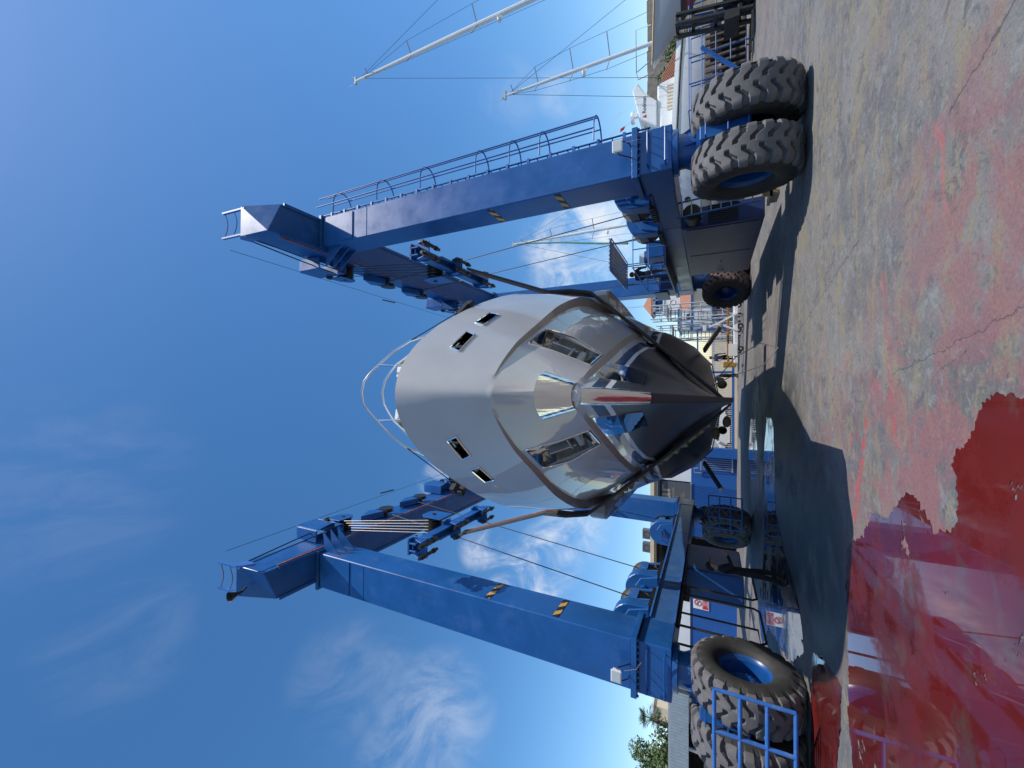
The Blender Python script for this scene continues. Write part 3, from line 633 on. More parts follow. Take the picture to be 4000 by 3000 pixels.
for x, y in ((4.6, 15.4), (5.55, 15.4), (4.6, 18.3), (5.55, 18.3)): pl.tube((x, y, 3.10), (x, y, 5.05), .022, 6)
for a, b in (((4.5, 15.2, 5.05), (5.7, 15.2, 5.05)), ((4.5, 18.5, 5.05), (5.7, 18.5, 5.05)), ((4.5, 15.2, 5.05), (4.5, 18.5, 5.05)), ((5.7, 15.2, 5.05), (5.7, 18.5, 5.05)), ((4.6, 15.4, 4.5), (4.5, 16.2, 5.05)), ((4.6, 18.3, 4.5), (4.5, 17.6, 5.05))): pl.tube(a, b, .022, 6)
pl.build('canopy_frame', M['blue_worn'], plat, smooth=True)
pl = MB()
for i in range(8):
    x = 4.46+i*.155; pl.box(x, x+.1, 15.15, 18.55, 5.075, 5.10); pl.box(x+.1, x+.155, 15.15, 18.55, 5.10, 5.125)
pl.build('canopy_roof', M['corr'], plat)
pl = MB(); pl.box(4.7, 5.3, 15.0, 15.7, 3.11, 3.75); pl.build('tool_box', M['blue'], plat, bevel=.02)
pl = MB(); pl.box(4.95, 5.35, 16.3, 16.75, 3.11, 3.9); pl.box(4.92, 5.38, 16.25, 16.8, 3.9, 4.0); pl.build('control_console', M['blue'], plat, bevel=.02)
pl = MB(); pl.ext([(4.95, 4.0), (5.35, 4.0), (5.35, 4.2), (4.95, 4.2)], 'xz', 16.4, 16.45); pl.build('control_panel', M['whitepaint'], plat)
pl = MB(); pl.box(4.2, 4.26, 18.55, 20.2, 3.35, 3.9); pl.box(4.3, 5.2, 18.6, 19.6, 3.05, 3.7); pl.build('electrical_cabinet', M['navy'], plat, bevel=.02)
# frames of bent tube under the left beam
fr = MB()
for a, b in ((10.9, 12.6), (13.1, 14.9)):
    fr.path([(-5.9, a, 2.45), (-5.9, a, .62), (-5.9, a+.12, .5), (-5.9, b-.12, .5), (-5.9, b, .62), (-5.9, b, 2.45)], .03, 7)
fr.path([(-6.6, 11.3, 2.45), (-6.6, 11.3, .5), (-6.6, 12.9, .5), (-6.6, 12.9, 2.45)], .03, 7)
fr.build('hand_frame', M['steel'], hoist, smooth=True)
fr = MB(); fr.box(-6.75, -5.8, 14.2, 16.5, .75, 2.44); lb_ = fr.build('fuel_tank', M['blue'], hoist, bevel=.03)
fr = MB(); fr.box(-5.798, -5.785, 14.3, 16.4, .85, 2.34); fr.build('side_panel', M['faded_lit'], lb_)
fr = MB(); fr.path([(-5.78, 10.6, 2.38), (-5.78, 14.5, 2.38)], .055, 8); fr.build('hydraulic_pipe', M['steel'], hoist); fr = MB(); fr.box(-6.1, -5.85, 12.6, 13.1, 2.2, 2.44); fr.build('valve_box', M['steel'], hoist)
# tubular wheel guards
def wheelguard(x0, x1, y, z0, z1, my, name='wheel_guard', r=.035):
    q = MB()
    for i in range(4):
        z = z0+(z1-z0)*i/3; q.tube((x0, y, z), (x1, y, z), r, 8)
    for i in range(4): x = x0+(x1-x0)*i/3; q.tube((x, y, z0), (x, y, z1), r, 8)
    for z in (z0+(z1-z0)/3, z0+(z1-z0)*2/3): q.tube((x0+(x1-x0)/3, y, z), (x0+(x1-x0)/3, y+my, z), r*.8, 8)
    q.build(name, M['blue_worn'], hoist, smooth=True)
wheelguard(-5.50, -7.75, 8.30, .36, 1.60, .9)
wheelguard(-4.75, -6.15, 20.0, .45, 1.75, .9, r=.028)
# loudhailer at the left beam end
q = MB(); q.lathe([(6.98, .15), (7.0, .14), (7.22, .05), (7.36, .04), (7.36, 0)], (-6.25, 0, 14.46), 'y', 20); q.bar((-6.25, 7.33, 14.46), (-6.22, 7.55, 14.6), .05, .05); q.build('horn_speaker', M['black'], hoist, smooth=True)
# ------------------------------------------------------------------ motor yacht (local: x athwart, y aft from bow tip, z up)
YR = math.radians(2.86); YO = Vector((-.07, 4.93, 0))
yacht = thing('motor_yacht', 'large grey motor yacht with charcoal bottom and polished stem hanging in slings', 'yacht', YO, YR, local=True)
def YW(x, y, z): return YO+Vector((x*math.cos(YR)-y*math.sin(YR), x*math.sin(YR)+y*math.cos(YR), z))
LEN = 22.
T_sheer = [(0,0),(.05,.22),(.16,.45),(.47,.86),(1.03,1.28),(1.78,1.70),(2.57,2.09),(3.38,2.43),(4.2,2.72),(5.5,3.0),(7,3.15),(10,3.25),(22,3.1)]
T_mid = [(.10,0),(.18,.24),(.32,.44),(.62,.78),(1.2,1.2),(2,1.66),(2.8,2.06),(3.6,2.4),(4.4,2.69),(5.5,2.98),(7,3.17),(10,3.3),(22,3.15)]
T_kn = [(.26,0),(.38,.26),(.55,.43),(.77,.62),(1.17,.92),(1.67,1.2),(2.43,1.61),(3.34,2.07),(4.3,2.45),(5.28,2.78),(6.4,3.03),(8,3.18),(12,3.3),(22,3.15)]
T_lip = [(.28,0),(.42,.02),(.7,.06),(1.0,.085),(2.4,.15),(5.3,.24),(9,.26),(22,.2)]
T_fl = [(.46,0),(.52,.09),(.75,.30),(1.2,.58),(2.0,1.02),(3.0,1.5),(4.0,1.82),(5.6,2.22),(6.5,2.3),(8,2.8),(12,3.0),(22,2.95)]
T_ch = [(.62,0),(.72,.12),(1.34,.42),(2.37,.78),(3.73,1.25),(5.57,1.78),(6.5,1.84),(8,2.45),(12,2.92),(22,2.85)]
T_wl = [(.82,0),(.95,.08),(1.5,.26),(2.28,.52),(3.6,.96),(5.1,1.30),(6.5,1.44),(8.2,2.25),(12,2.8),(22,2.75)]
T_low = [(1.2,0),(1.4,.045),(2.5,.27),(4,.48),(6.5,.70),(8.2,1.35),(10,2.0),(12,2.3),(22,2.3)]
T_bot = [(1.45,0),(1.7,.03),(2.5,.10),(4,.18),(6.5,.25),(8,.62),(10,1.3),(12,1.7),(22,1.8)]
Z = lambda y, a: a
levels = [('sheer', T_sheer, lambda y: 6.2-.03*min(y, 6)/2, None), ('mid', T_mid, lambda y: 5.45, None), ('kn', T_kn, lambda y: lerp(y, [(.3, 4.62), (2, 4.62), (6.4, 4.8), (22, 4.8)]), None),
          ('kni', T_kn, lambda y: lerp(y, [(.3, 4.60), (2, 4.60), (6.4, 4.78), (22, 4.78)]), T_lip), ('fl', T_fl, lambda y: 3.98, None), ('ch', T_ch, lambda y: 3.42, None),
          ('chi', T_ch, lambda y: 3.37, [(.6, 0), (.8, .02), (1.4, .10), (3, .14), (8, .12), (22, .1)]), ('wl', T_wl, lambda y: 2.98, None), ('low', T_low, lambda y: 2.2, None), ('bot', T_bot, lambda y: 1.68, None), ('keel', None, lambda y: 1.36, None)]
ST = [LEN*(i/64)**2.1 for i in range(65)]
def smooth_tab(T):
    return lambda y: lerp(y, T)
def base_b(T, y):
    d = .06+.05*y; w = [(-1, .25), (-.5, .5), (0, .7), (.5, .5), (1, .25)]; dd = min(d, (y-T[0][0])*.9)
    return sum(k*lerp(y+a*dd, T) for a, k in w)/sum(k for _, k in w)
def halfb(T, y, lip):
    if T is None: return .035
    y0 = T[0][0]
    if y <= y0: return 0
    nd = NOSE.get(id(T), 0)
    if nd and y-y0 < nd:                                             # rounded nose that runs into the table with the same slope
        B = base_b(T, y0+nd); sl = (base_b(T, y0+nd+.02)-base_b(T, y0+nd-.02))/.04; e = nd*sl/B; s_ = math.sqrt((y-y0)/nd); k = max(1.0, (e-.25)*4)
        b = B*(.5*s_+.5*s_**k)
    else: b = base_b(T, y)
    return max(.0, b-(lerp(y, lip) if lip else 0))
NOSE = {id(T_sheer): .5, id(T_mid): .5, id(T_kn): .42, id(T_fl): .34}
STEMW = {'sheer': .0, 'mid': .0, 'kn': .0, 'kni': .0, 'fl': .05, 'ch': .08, 'chi': .08, 'wl': .075, 'low': .05, 'bot': .035, 'keel': .03}
def hull_mesh():
    vs = []; fs = []; ns = len(ST); rows = []
    for nm, T, zf, lip in levels:
        y0 = T[0][0] if T else 1.72; row = []
        for i in range(ns):
            y = y0+(LEN-y0)*ST[i]/LEN; row.append(Vector((max(halfb(T, y, lip), STEMW[nm]), y, zf(y))))
        rows.append((nm, row))
    full = []                                                        # extra rows beside each knuckle keep the shading local
    for (n1_, r1_), (n2_, r2_) in zip(rows, rows[1:]):
        full.append(r1_)
        for t in {('mid', 'kn'): (.5, .93), ('kni', 'fl'): (.08, .5), ('fl', 'ch'): (.5, .92), ('chi', 'wl'): (.15,), ('sheer', 'mid'): (.5,)}.get((n1_, n2_), ()): full.append([p.lerp(q, t) for p, q in zip(r1_, r2_)])
    full.append(rows[-1][1]); nl = len(full); grid = []
    for s in (1, -1):
        g_ = []
        for r_ in full:
            row = []
            for p in r_: row.append(len(vs)); vs.append((s*p.x, p.y, p.z))
            g_.append(row)
        grid.append(g_)
    for k, s in enumerate((1, -1)):
        g_ = grid[k]
        for j in range(nl-1):
            for i in range(ns-1): fs.append((g_[j][i], g_[j][i+1], g_[j+1][i+1], g_[j+1][i]))
    a, b = grid
    for j in range(nl-1): fs.append((a[j][0], a[j+1][0], b[j+1][0], b[j][0])); fs.append((a[j][-1], b[j][-1], b[j+1][-1], a[j+1][-1]))
    for i in range(ns-1): fs.append((a[0][i], b[0][i], b[0][i+1], a[0][i+1])); fs.append((a[-1][i], a[-1][i+1], b[-1][i+1], b[-1][i]))
    return vs, fs
def hullmat():
    m = bpy.data.materials.new('yacht_topsides'); m.use_nodes = True; nt = m.node_tree; L = nt.links.new; p = nt.nodes['Principled BSDF']
    tc = N(nt, 'ShaderNodeTexCoord'); sp = N(nt, 'ShaderNodeSeparateXYZ'); L(tc.outputs['Object'], sp.inputs[0])
    n = N(nt, 'ShaderNodeTexNoise', inp={'Scale': 1.1, 'Detail': 8, 'Roughness': .6}); L(tc.outputs['Object'], n.inputs['Vector'])
    r = N(nt, 'ShaderNodeMapRange', inp={1: .3, 2: .7, 3: .93, 4: 1.06}); L(n.outputs[0], r.inputs[0])
    ramp = N(nt, 'ShaderNodeValToRGB'); cr = ramp.color_ramp; cr.interpolation = 'CONSTANT'
    mr = N(nt, 'ShaderNodeMapRange', inp={1: 2.0, 2: 4.0}); L(sp.outputs['Z'], mr.inputs[0]); L(mr.outputs[0], ramp.inputs[0])
    cr.elements[0].position = 0; cr.elements[0].color = (.024, .024, .028, 1)
    cr.elements[1].position = (2.99-2)/2; cr.elements[1].color = (.62, .62, .63, 1)
    e = cr.elements.new((3.07-2)/2); e.color = (.008, .012, .035, 1)
    e = cr.elements.new((3.24-2)/2); e.color = (.42, .402, .395, 1)
    v = N(nt, 'ShaderNodeVectorMath', operation='SCALE'); L(ramp.outputs[0], v.inputs[0]); L(r.outputs[0], v.inputs['Scale']); L(v.outputs[0], p.inputs['Base Color'])
    cl = N(nt, 'ShaderNodeMapRange', inp={1: 2.985, 2: 2.995}); L(sp.outputs['Z'], cl.inputs[0])
    rr = N(nt, 'ShaderNodeMapRange', inp={1: 0, 2: 1, 3: .36, 4: .48}); L(cl.outputs[0], rr.inputs[0]); L(rr.outputs[0], p.inputs['Roughness'])
    cwt = N(nt, 'ShaderNodeMath', operation='MULTIPLY', inp={1: .75}); L(cl.outputs[0], cwt.inputs[0]); L(cwt.outputs[0], p.inputs['Coat Weight']); p.inputs['Coat Roughness'].default_value = .02; p.inputs['Coat IOR'].default_value = 1.5
    n2 = N(nt, 'ShaderNodeTexNoise', inp={'Scale': 1.6, 'Detail': 2}); L(tc.outputs['Object'], n2.inputs['Vector'])
    bp = N(nt, 'ShaderNodeBump', inp={'Strength': .03, 'Distance': .05}); L(n2.outputs[0], bp.inputs['Height']); L(bp.outputs[0], p.inputs['Coat Normal'])
    return m
M['hull'] = hullmat()
hv, hf = hull_mesh()
def mk(name, vs, fs, mats, smooth=True, angle=28, parent=None):
    m = MB(); m.add(vs, fs); o = m.build(name, mats, None, smooth, angle=angle); o.parent = parent; ROOT[o.name] = Vector((0,0,0)); return o
hull = mk('hull', hv, hf, [M['hull']], True, 26)
def boolcut(o, cutters):
    for c_ in cutters:
        md = o.modifiers.new('cut', 'BOOLEAN'); md.object = c_; md.operation = 'DIFFERENCE'; md.solver = 'EXACT'
    dg = bpy.context.evaluated_depsgraph_get(); me = bpy.data.meshes.new_from_object(o.evaluated_get(dg)); o.modifiers.clear(); o.data = me
    for c_ in cutters: bpy.data.objects.remove(c_)
from mathutils.bvhtree import BVHTree
BV = BVHTree.FromPolygons([Vector(v) for v in hv], hf)
def conform(quad, nu, nv, off):
    A, B, C_, D = map(Vector, quad); vs = []; fs = []
    for j in range(nv+1):
        for i in range(nu+1):
            u, v = i/nu, j/nv; p = (A*(1-u)+B*u)*(1-v)+(D*(1-u)+C_*u)*v
            q, n, _, _ = BV.find_nearest(p)
            o_ = Vector((p.x, -.6 if p.y < 2 else 0, 0)); 
            if n.dot(Vector((p.x, -1, 0))) < 0: n = -n
            vs.append(q+n*off)
    for j in range(nv):
        for i in range(nu): k = j*(nu+1)+i; fs.append((k, k+1, k+nu+2, k+nu+1))
    return vs, fs
def thick(vs, fs, back):
    n = len(vs); cnt = {}
    for f in fs:
        for a, b in zip(f, f[1:]+f[:1]): cnt[(a, b)] = 1
    return list(vs)+list(back), list(fs)+[tuple(reversed([i+n for i in f])) for f in fs]+[(b, a, a+n, b+n) for a, b in cnt if (b, a) not in cnt]
mir = lambda q: [(-x, y, z) for x, y, z in q]
PKT = [(.95, 1.40, 4.50), (1.36, 2.22, 4.50), (.80, 2.40, 3.47), (.53, 1.62, 3.47)]
HAW = [[(.76, .60, 5.57), (1.12, 1.07, 5.57), (1.04, 1.03, 5.38), (.70, .57, 5.38)], [(1.36, 1.42, 5.61), (1.66, 1.96, 5.61), (1.59, 1.94, 5.42), (1.28, 1.38, 5.42)]]
def prism(quad, din, dout, shrink=0.):
    q = [Vector(p) for p in quad]; c_ = sum(q, Vector())/4; n = (q[1]-q[0]).cross(q[3]-q[0]).normalized()
    if n.dot(Vector((q[0].x, -.8, -.1))) < 0: n = -n
    q = [p+(c_-p).normalized()*shrink for p in q]
    return [p+n*dout for p in q], [p-n*din for p in q], n, c_
cut = []; jobs = []
for s in (1, -1):
    for q, d in [(PKT, .42)]+[(h, .22) for h in HAW]:
        qq = q if s > 0 else mir(q); o_, i_, n, c_ = prism(qq, d, .25)
        m = MB(); m.add(o_+i_, [(0,1,2,3), (7,6,5,4), (0,4,5,1), (1,5,6,2), (2,6,7,3), (3,7,4,0)])
        cut.append(m.build('cutter', M['dark'], None)); jobs.append((qq, d, n, c_, s))
boolcut(hull, cut)
hull.parent = yacht
def yb(m, name, mats, parent, smooth=False, **k):
    o = m.build(name, mats, None, smooth, **k); o.parent = parent; ROOT[o.name] = Vector((0,0,0)); return o
hull.data.set_sharp_from_angle(angle=math.radians(26))
for qq, d, n, c_, s in jobs:
    big = d > .3
    o_, i_, _, _ = prism(qq, d-.004, 0, .004)
    dd = []
    for p in o_:                                                     # liner starts just inside the hull skin
        q2, n2, _, _ = BV.find_nearest(p); dd.append(q2-n*.012)
    m = MB(); m.add(dd+i_, [(7,6,5,4), (0,4,5,1), (1,5,6,2), (2,6,7,3), (3,7,4,0)])
    pk = yb(m, 'anchor_pocket' if big else 'hawse_port', M['chrome'] if big else M['darkchrome'], yacht)
    rim_ = []
    for a in range(4):
        A, B = Vector(qq[a]), Vector(qq[(a+1) % 4])
        for t in [k/8 for k in range(8)]:
            p = A.lerp(B, t); p = p+(c_-p)*.0; q2, n2, _, _ = BV.find_nearest(p); rim_.append(q2+n*.004)
    m = MB(); m.path(rim_, .016 if big else .02, 6, closed=True); yb(m, 'frame', M['chrome'], pk, True)
    ax = (Vector(qq[1])-Vector(qq[0])).normalized(); dn = (Vector(qq[3])-Vector(qq[0])).normalized()
    if big:
        m = MB(); c2 = c_-n*.22
        m.bar(c2-dn*.42-n*.1, c2+dn*.30, .09, .16, n); m.obox(c2+dn*.12+n*.06, ax*.20, dn*.02, n*.12); m.obox(c2+dn*.30+n*.02, ax*.24, dn*.05, n*.14)
        m.obox(c2-dn*.05-ax*.17+n*.02, ax*.02, dn*.26, n*.13); m.obox(c2-dn*.05+ax*.17+n*.02, ax*.02, dn*.26, n*.13)
        yb(m, 'anchor', M['galv'], pk, bevel=.012)
    else:
        m = MB(); c2 = c_-n*.14; e1, e2 = c2-ax*.17, c2+ax*.17
        m.path([c2-dn*.09, c2-dn*.03, c2+dn*.03, c2+dn*.09], [.05, .032, .032, .05], 12); m.path([c2-ax*.16, c2+ax*.16], .026, 8)
        yb(m, 'bollard', M['chrome'], pk, True)
# stem plating follows the hull stations
def stempatch(la, lb, ta, tb, na_, nb_, off, steps=6):
    Ta, Tb = dict((l[0], l) for l in levels)[la], dict((l[0], l) for l in levels)[lb]
    def pt(lv, k, s):
        nm, T, zf, lip = lv; y0 = T[0][0]; i = int(k); f_ = k-i
        y = y0+(LEN-y0)*(ST[i]*(1-f_)+ST[min(i+1, 64)]*f_)/LEN
        ya = y0+(LEN-y0)*ST[i]/LEN; yb_ = y0+(LEN-y0)*ST[min(i+1, 64)]/LEN
        ba, bb = max(halfb(T, ya, lip), STEMW[nm]), max(halfb(T, yb_, lip), STEMW[nm])
        return Vector((s*(ba*(1-f_)+bb*f_), y, zf(y)))
    vs = []; fs = []; cols = []
    for s in (-1, 1):
        rng = range(steps, -1, -1) if s < 0 else range(0, steps+1)
        for q in rng: cols.append((s, q/steps))
    nt_ = 6
    for t_ in range(nt_+1):
        t = ta+(tb-ta)*t_/nt_; kk = na_+(nb_-na_)*t_/nt_
        for s, q in cols:
            k = kk*q; p = pt(Ta, k, s).lerp(pt(Tb, k, s), t); o_ = Vector((s*(.4+.6*q)*(1 if q > 0 else .6), -1.1+.5*q, -.1)).normalized()
            vs.append(p+o_*off)
    w = len(cols)
    for j in range(nt_):
        for i in range(w-1): fs.append((j*w+i, j*w+i+1, (j+1)*w+i+1, (j+1)*w+i))
    return vs, fs
sv = []; sf = []; na_ = 20
for t_ in range(9):
    t = t_/8; w = .385+(.215-.385)*t; y0 = .405+(.575-.405)*t; dp = .58+(.38-.58)*t; z = 3.95+(3.445-3.95)*t
    for i in range(na_+1):
        a = math.radians(-76+152*i/na_); sv.append((w*math.sin(a), y0+dp*(1-math.cos(a)), z))
for j in range(8):
    for i in range(na_): k = j*(na_+1)+i; sf.append((k, k+1, k+na_+2, k+na_+1))
sv, sf = thick([Vector(v) for v in sv], sf, [Vector(v)+Vector((-.04*v[0], .02, 0)) for v in sv])
o = mk('stem_guard', sv, sf, M['stemchrome'], True, 60, yacht)
m = MB(); m.path([(0, .70, 3.35), (0, .82, 3.1), (0, .97, 2.85), (0, 1.09, 2.62), (0, 1.17, 2.46)], [.135, .130, .118, .105, .095], 20); yb(m, 'stem_bar', M['stemchrome'], yacht, True, angle=60)
m = MB(); m.path([(0, 1.17, 2.459), (0, 1.3, 2.2), (0, 1.47, 1.85), (0, 1.66, 1.52), (0, 1.86, 1.38)], [.092, .075, .055, .04, .03], 14); yb(m, 'stem_foot', M['black'], yacht, True)
for s in (1, -1):
    q = [(.33, 1.36, 3.34), (.70, 2.40, 3.34), (.47, 2.50, 2.64), (.21, 1.66, 2.62)]
    v_, f_ = conform(q if s > 0 else mir(q), 12, 10, .012); v_, f_ = thick(v_, f_, conform(q if s > 0 else mir(q), 12, 10, .001)[0]); o = mk('chafe_plate', v_, f_, M['chrome'], True, 50, yacht)
    m = MB(); pts = []                                               # rubbing strake behind the front sling
    P = [(3.0, 7.05), (3.25, 6.98), (3.42, 7.05), (3.5, 7.3), (3.52, 8), (3.58, 10), (3.5, 16), (3.2, 16), (3.0, 8)]
    m.ext([(s*a, b) for a, b in P], 'xy', 4.42, 4.92); yb(m, 'rubbing_strake', M['hull'], yacht, bevel=.08, seg=3)
    m = MB(); m.obox((s*2.35, 10.6, 1.62), (s*.42, 0, -.26), (0, .34, 0), (s*.03, 0, .045)); yb(m, 'stabilizer_fin', M['black'], yacht, bevel=.03)
    m = MB(); m.obox((s*2.76, 10.6, 1.36), (s*.05, 0, -.035), (0, .35, 0), (s*.032, 0, .048)); yb(m, 'fin_tip', M['galv'], yacht, bevel=.01)
    m = MB(); m.lathe([(0, .11), (.3, .16), (.6, .16), (.7, 0)], (s*.9, 12.5, 1.25), 'y', 14); yb(m, 'thruster_fairing', M['black'], yacht, True)
    A = [(.50, .60, 6.70), (1.12, 1.14, 6.36), (.95, 1.34, 6.36), (.38, .82, 6.70)]
    m = MB(); m.add([(s*x, y, 6.19) for x, y, z in A]+[(s*x, y, z) for x, y, z in A], [(3,2,1,0), (4,5,6,7), (0,1,5,4), (1,2,6,5), (2,3,7,6), (3,0,4,7)]); dc = yb(m, 'deck_cover', M['tan'], yacht)
    m = MB(); m.obox((s*.40, .585, 6.64), (.11, .015, 0), (0, .012, 0), (0, 0, .065)); yb(m, 'white_bracket', M['whitepaint'], dc)
    m = MB(); m.bar((s*.50, .595, 6.72), (s*1.10, 1.12, 6.385), .05, .04); yb(m, 'white_trim', M['whitepaint'], dc)
    m = MB(); m.obox((s*1.78, 2.02, 6.30), (.14, .16, 0), (-.05, .05, 0), (0, 0, .05)); m.path([(s*1.6, 1.85, 6.36), (s*1.75, 1.95, 6.42), (s*2.0, 2.25, 6.36)], .03, 6); m.obox((s*1.95, 2.25, 6.33), (.08, .1, 0), (-.05, .04, 0), (0, 0, .08)); yb(m, 'fairlead', M['black'], yacht)
    m = MB(); m.path([(s*1.0, .84, 6.62), (s*1.72, 1.92, 6.40)], .010, 5); m.path([(s*1.2, 1.35, 6.3), (s*1.8, 2.0, 6.33)], .012, 5); yb(m, 'lifeline', M['ropedark'], yacht)
up = [(1.28, 1.42, 6.22), (1.12, 1.1, 6.48), (.98, .84, 6.66), (.78, .64, 6.84), (.5, .46, 7.04), (.34, .38, 7.16), (.2, .33, 7.24), (0, .31, 7.27)]
lo_ = [(1.22, 1.34, 6.24), (.86, .86, 6.40), (.5, .46, 6.62), (.33, .38, 6.70), (.2, .34, 6.76), (0, .32, 6.79)]
m = MB()
for T in (up, lo_): m.path(T+[(-x, y, z) for x, y, z in reversed(T[:-1])], .020, 8)
rl = yb(m, 'bow_rail', M['inox'], yacht, True)
for s in (1, -1):
    m = MB(); m.path([(s*.5, .46, 7.04), (s*.46, .5, 6.2)], .016, 8); yb(m, 'rail_post', M['inox'], rl, True)
# ------------------------------------------------------------------ lifting slings
def sling(name, label, yl, pts, parts):
    t = thing(name, label, 'lifting sling', YO, YR, 'slings carrying the grey yacht', local=True)
    for pn, mt, dy, w, o_ in parts:
        m = MB(); P = [Vector((x, yl+dy, z)) for x, z in pts]; full = P+[Vector((-p.x, p.y, p.z)) for p in reversed(P[:-1])]
        vs = []; fs = []
        for i, p in enumerate(full):
            a, b = full[max(0, i-1)], full[min(len(full)-1, i+1)]; d = (b-a).normalized(); nn = Vector((d.z, 0, -d.x))
            if nn.dot(Vector((p.x, 0, p.z-4.5))) < 0: nn = -nn
            for u, v in ((-w/2, 0), (w/2, 0), (w/2, .035), (-w/2, .035)): vs.append(p+Vector((0, u, 0))+nn*(v+o_))
        for i in range(len(full)-1):
            for k in range(4): fs.append((i*4+k, i*4+(k+1) % 4, i*4+4+(k+1) % 4, i*4+4+k))
        m.add(vs, fs); yb(m, pn, mt, t)
    return t
def dense(P, n=7):
    out = []
    for a, b in zip(P, P[1:]): out += [(a[0]+(b[0]-a[0])*i/n, a[1]+(b[1]-a[1])*i/n) for i in range(n)]
    return out+[P[-1]]
sl = sling('lifting_sling', 'dark flat webbing sling running under the yacht bow with a rusty red edge', 6.42, dense([(4.38, 9.08), (3.27, 6.1), (3.24, 5.4), (3.12, 4.80), (1.95, 3.44), (.0, 1.29)]), [('webbing', M['strap'], 0, .27, .03), ('rusty_webbing', M['strapred'], .26, .20, .02), ('tie_strap', M['strap'], -.14, .05, .06)])
m = MB()
random.seed(3)
for t0, t1 in ((.18, .42), (.50, .86)):
    n_ = 14; vs = []; fs = []
    for i in range(n_+1):
        t = t0+(t1-t0)*i/n_; x = -(3.12-(3.12)*t); z = 4.80+(1.29-4.80)*t; w = .18+.22*random.random()
        for k in range(4): vs.append((x-.03-.05*random.random()*k, 6.42+.30+w*k/3, z-.05-.05*random.random()*k))
    for i in range(n_):
        for k in range(3): fs.append((i*4+k, i*4+k+1, i*4+5+k, i*4+4+k))
    m.add(vs, fs)
o = yb(m, 'paper_padding', M['tan'], sl); so = o.modifiers.new('solid', 'SOLIDIFY'); so.thickness = .02
for k, (x, z) in enumerate(((.55, 1.42), (-.75, 1.55), (-.42, 1.30))):
    bm = bmesh.new(); bmesh.ops.create_icosphere(bm, subdivisions=3, radius=.12)
    for v in bm.verts: v.co *= 1+.25*noise.noise(v.co*5+Vector((k*3, 0, 0)))
    me = bpy.data.meshes.new('sling_pad'); bm.to_mesh(me); bm.free(); me.materials.append(M['pad']); o = bpy.data.objects.new('sling_pad', me); C.objects.link(o); o.parent = sl; o.location = (x, 6.75, z); o.scale = (1.2, 1, .8)
m = MB(); m.path([(.42, 6.3, 1.72), (.7, 6.2, 1.2), (.95, 6.1, .55), (1.35, 6.1, .25), (1.5, 6.3, .6), (1.2, 6.5, 1.1), (.75, 6.6, 1.45)], .012, 5); yb(m, 'tag_line', M['rope'], sl, True)
m = MB()
for k in range(3): m.path([(2.75-.1*k, 6.26, 4.36-.12*k), (2.62-.1*k, 6.52, 4.16-.12*k)], .012, 5)
yb(m, 'lashing', M['signtan'], sl)
sling('lifting_sling', 'aft flat webbing sling partly hidden behind the yacht hull', 13.75, dense([(4.5, 9.6), (3.4, 6.1), (3.4, 4.9), (2.95, 3.2), (2.33, 2.2), (1.74, 1.66), (0, 1.33)]), [('webbing', M['strap'], 0, .30, .03)])
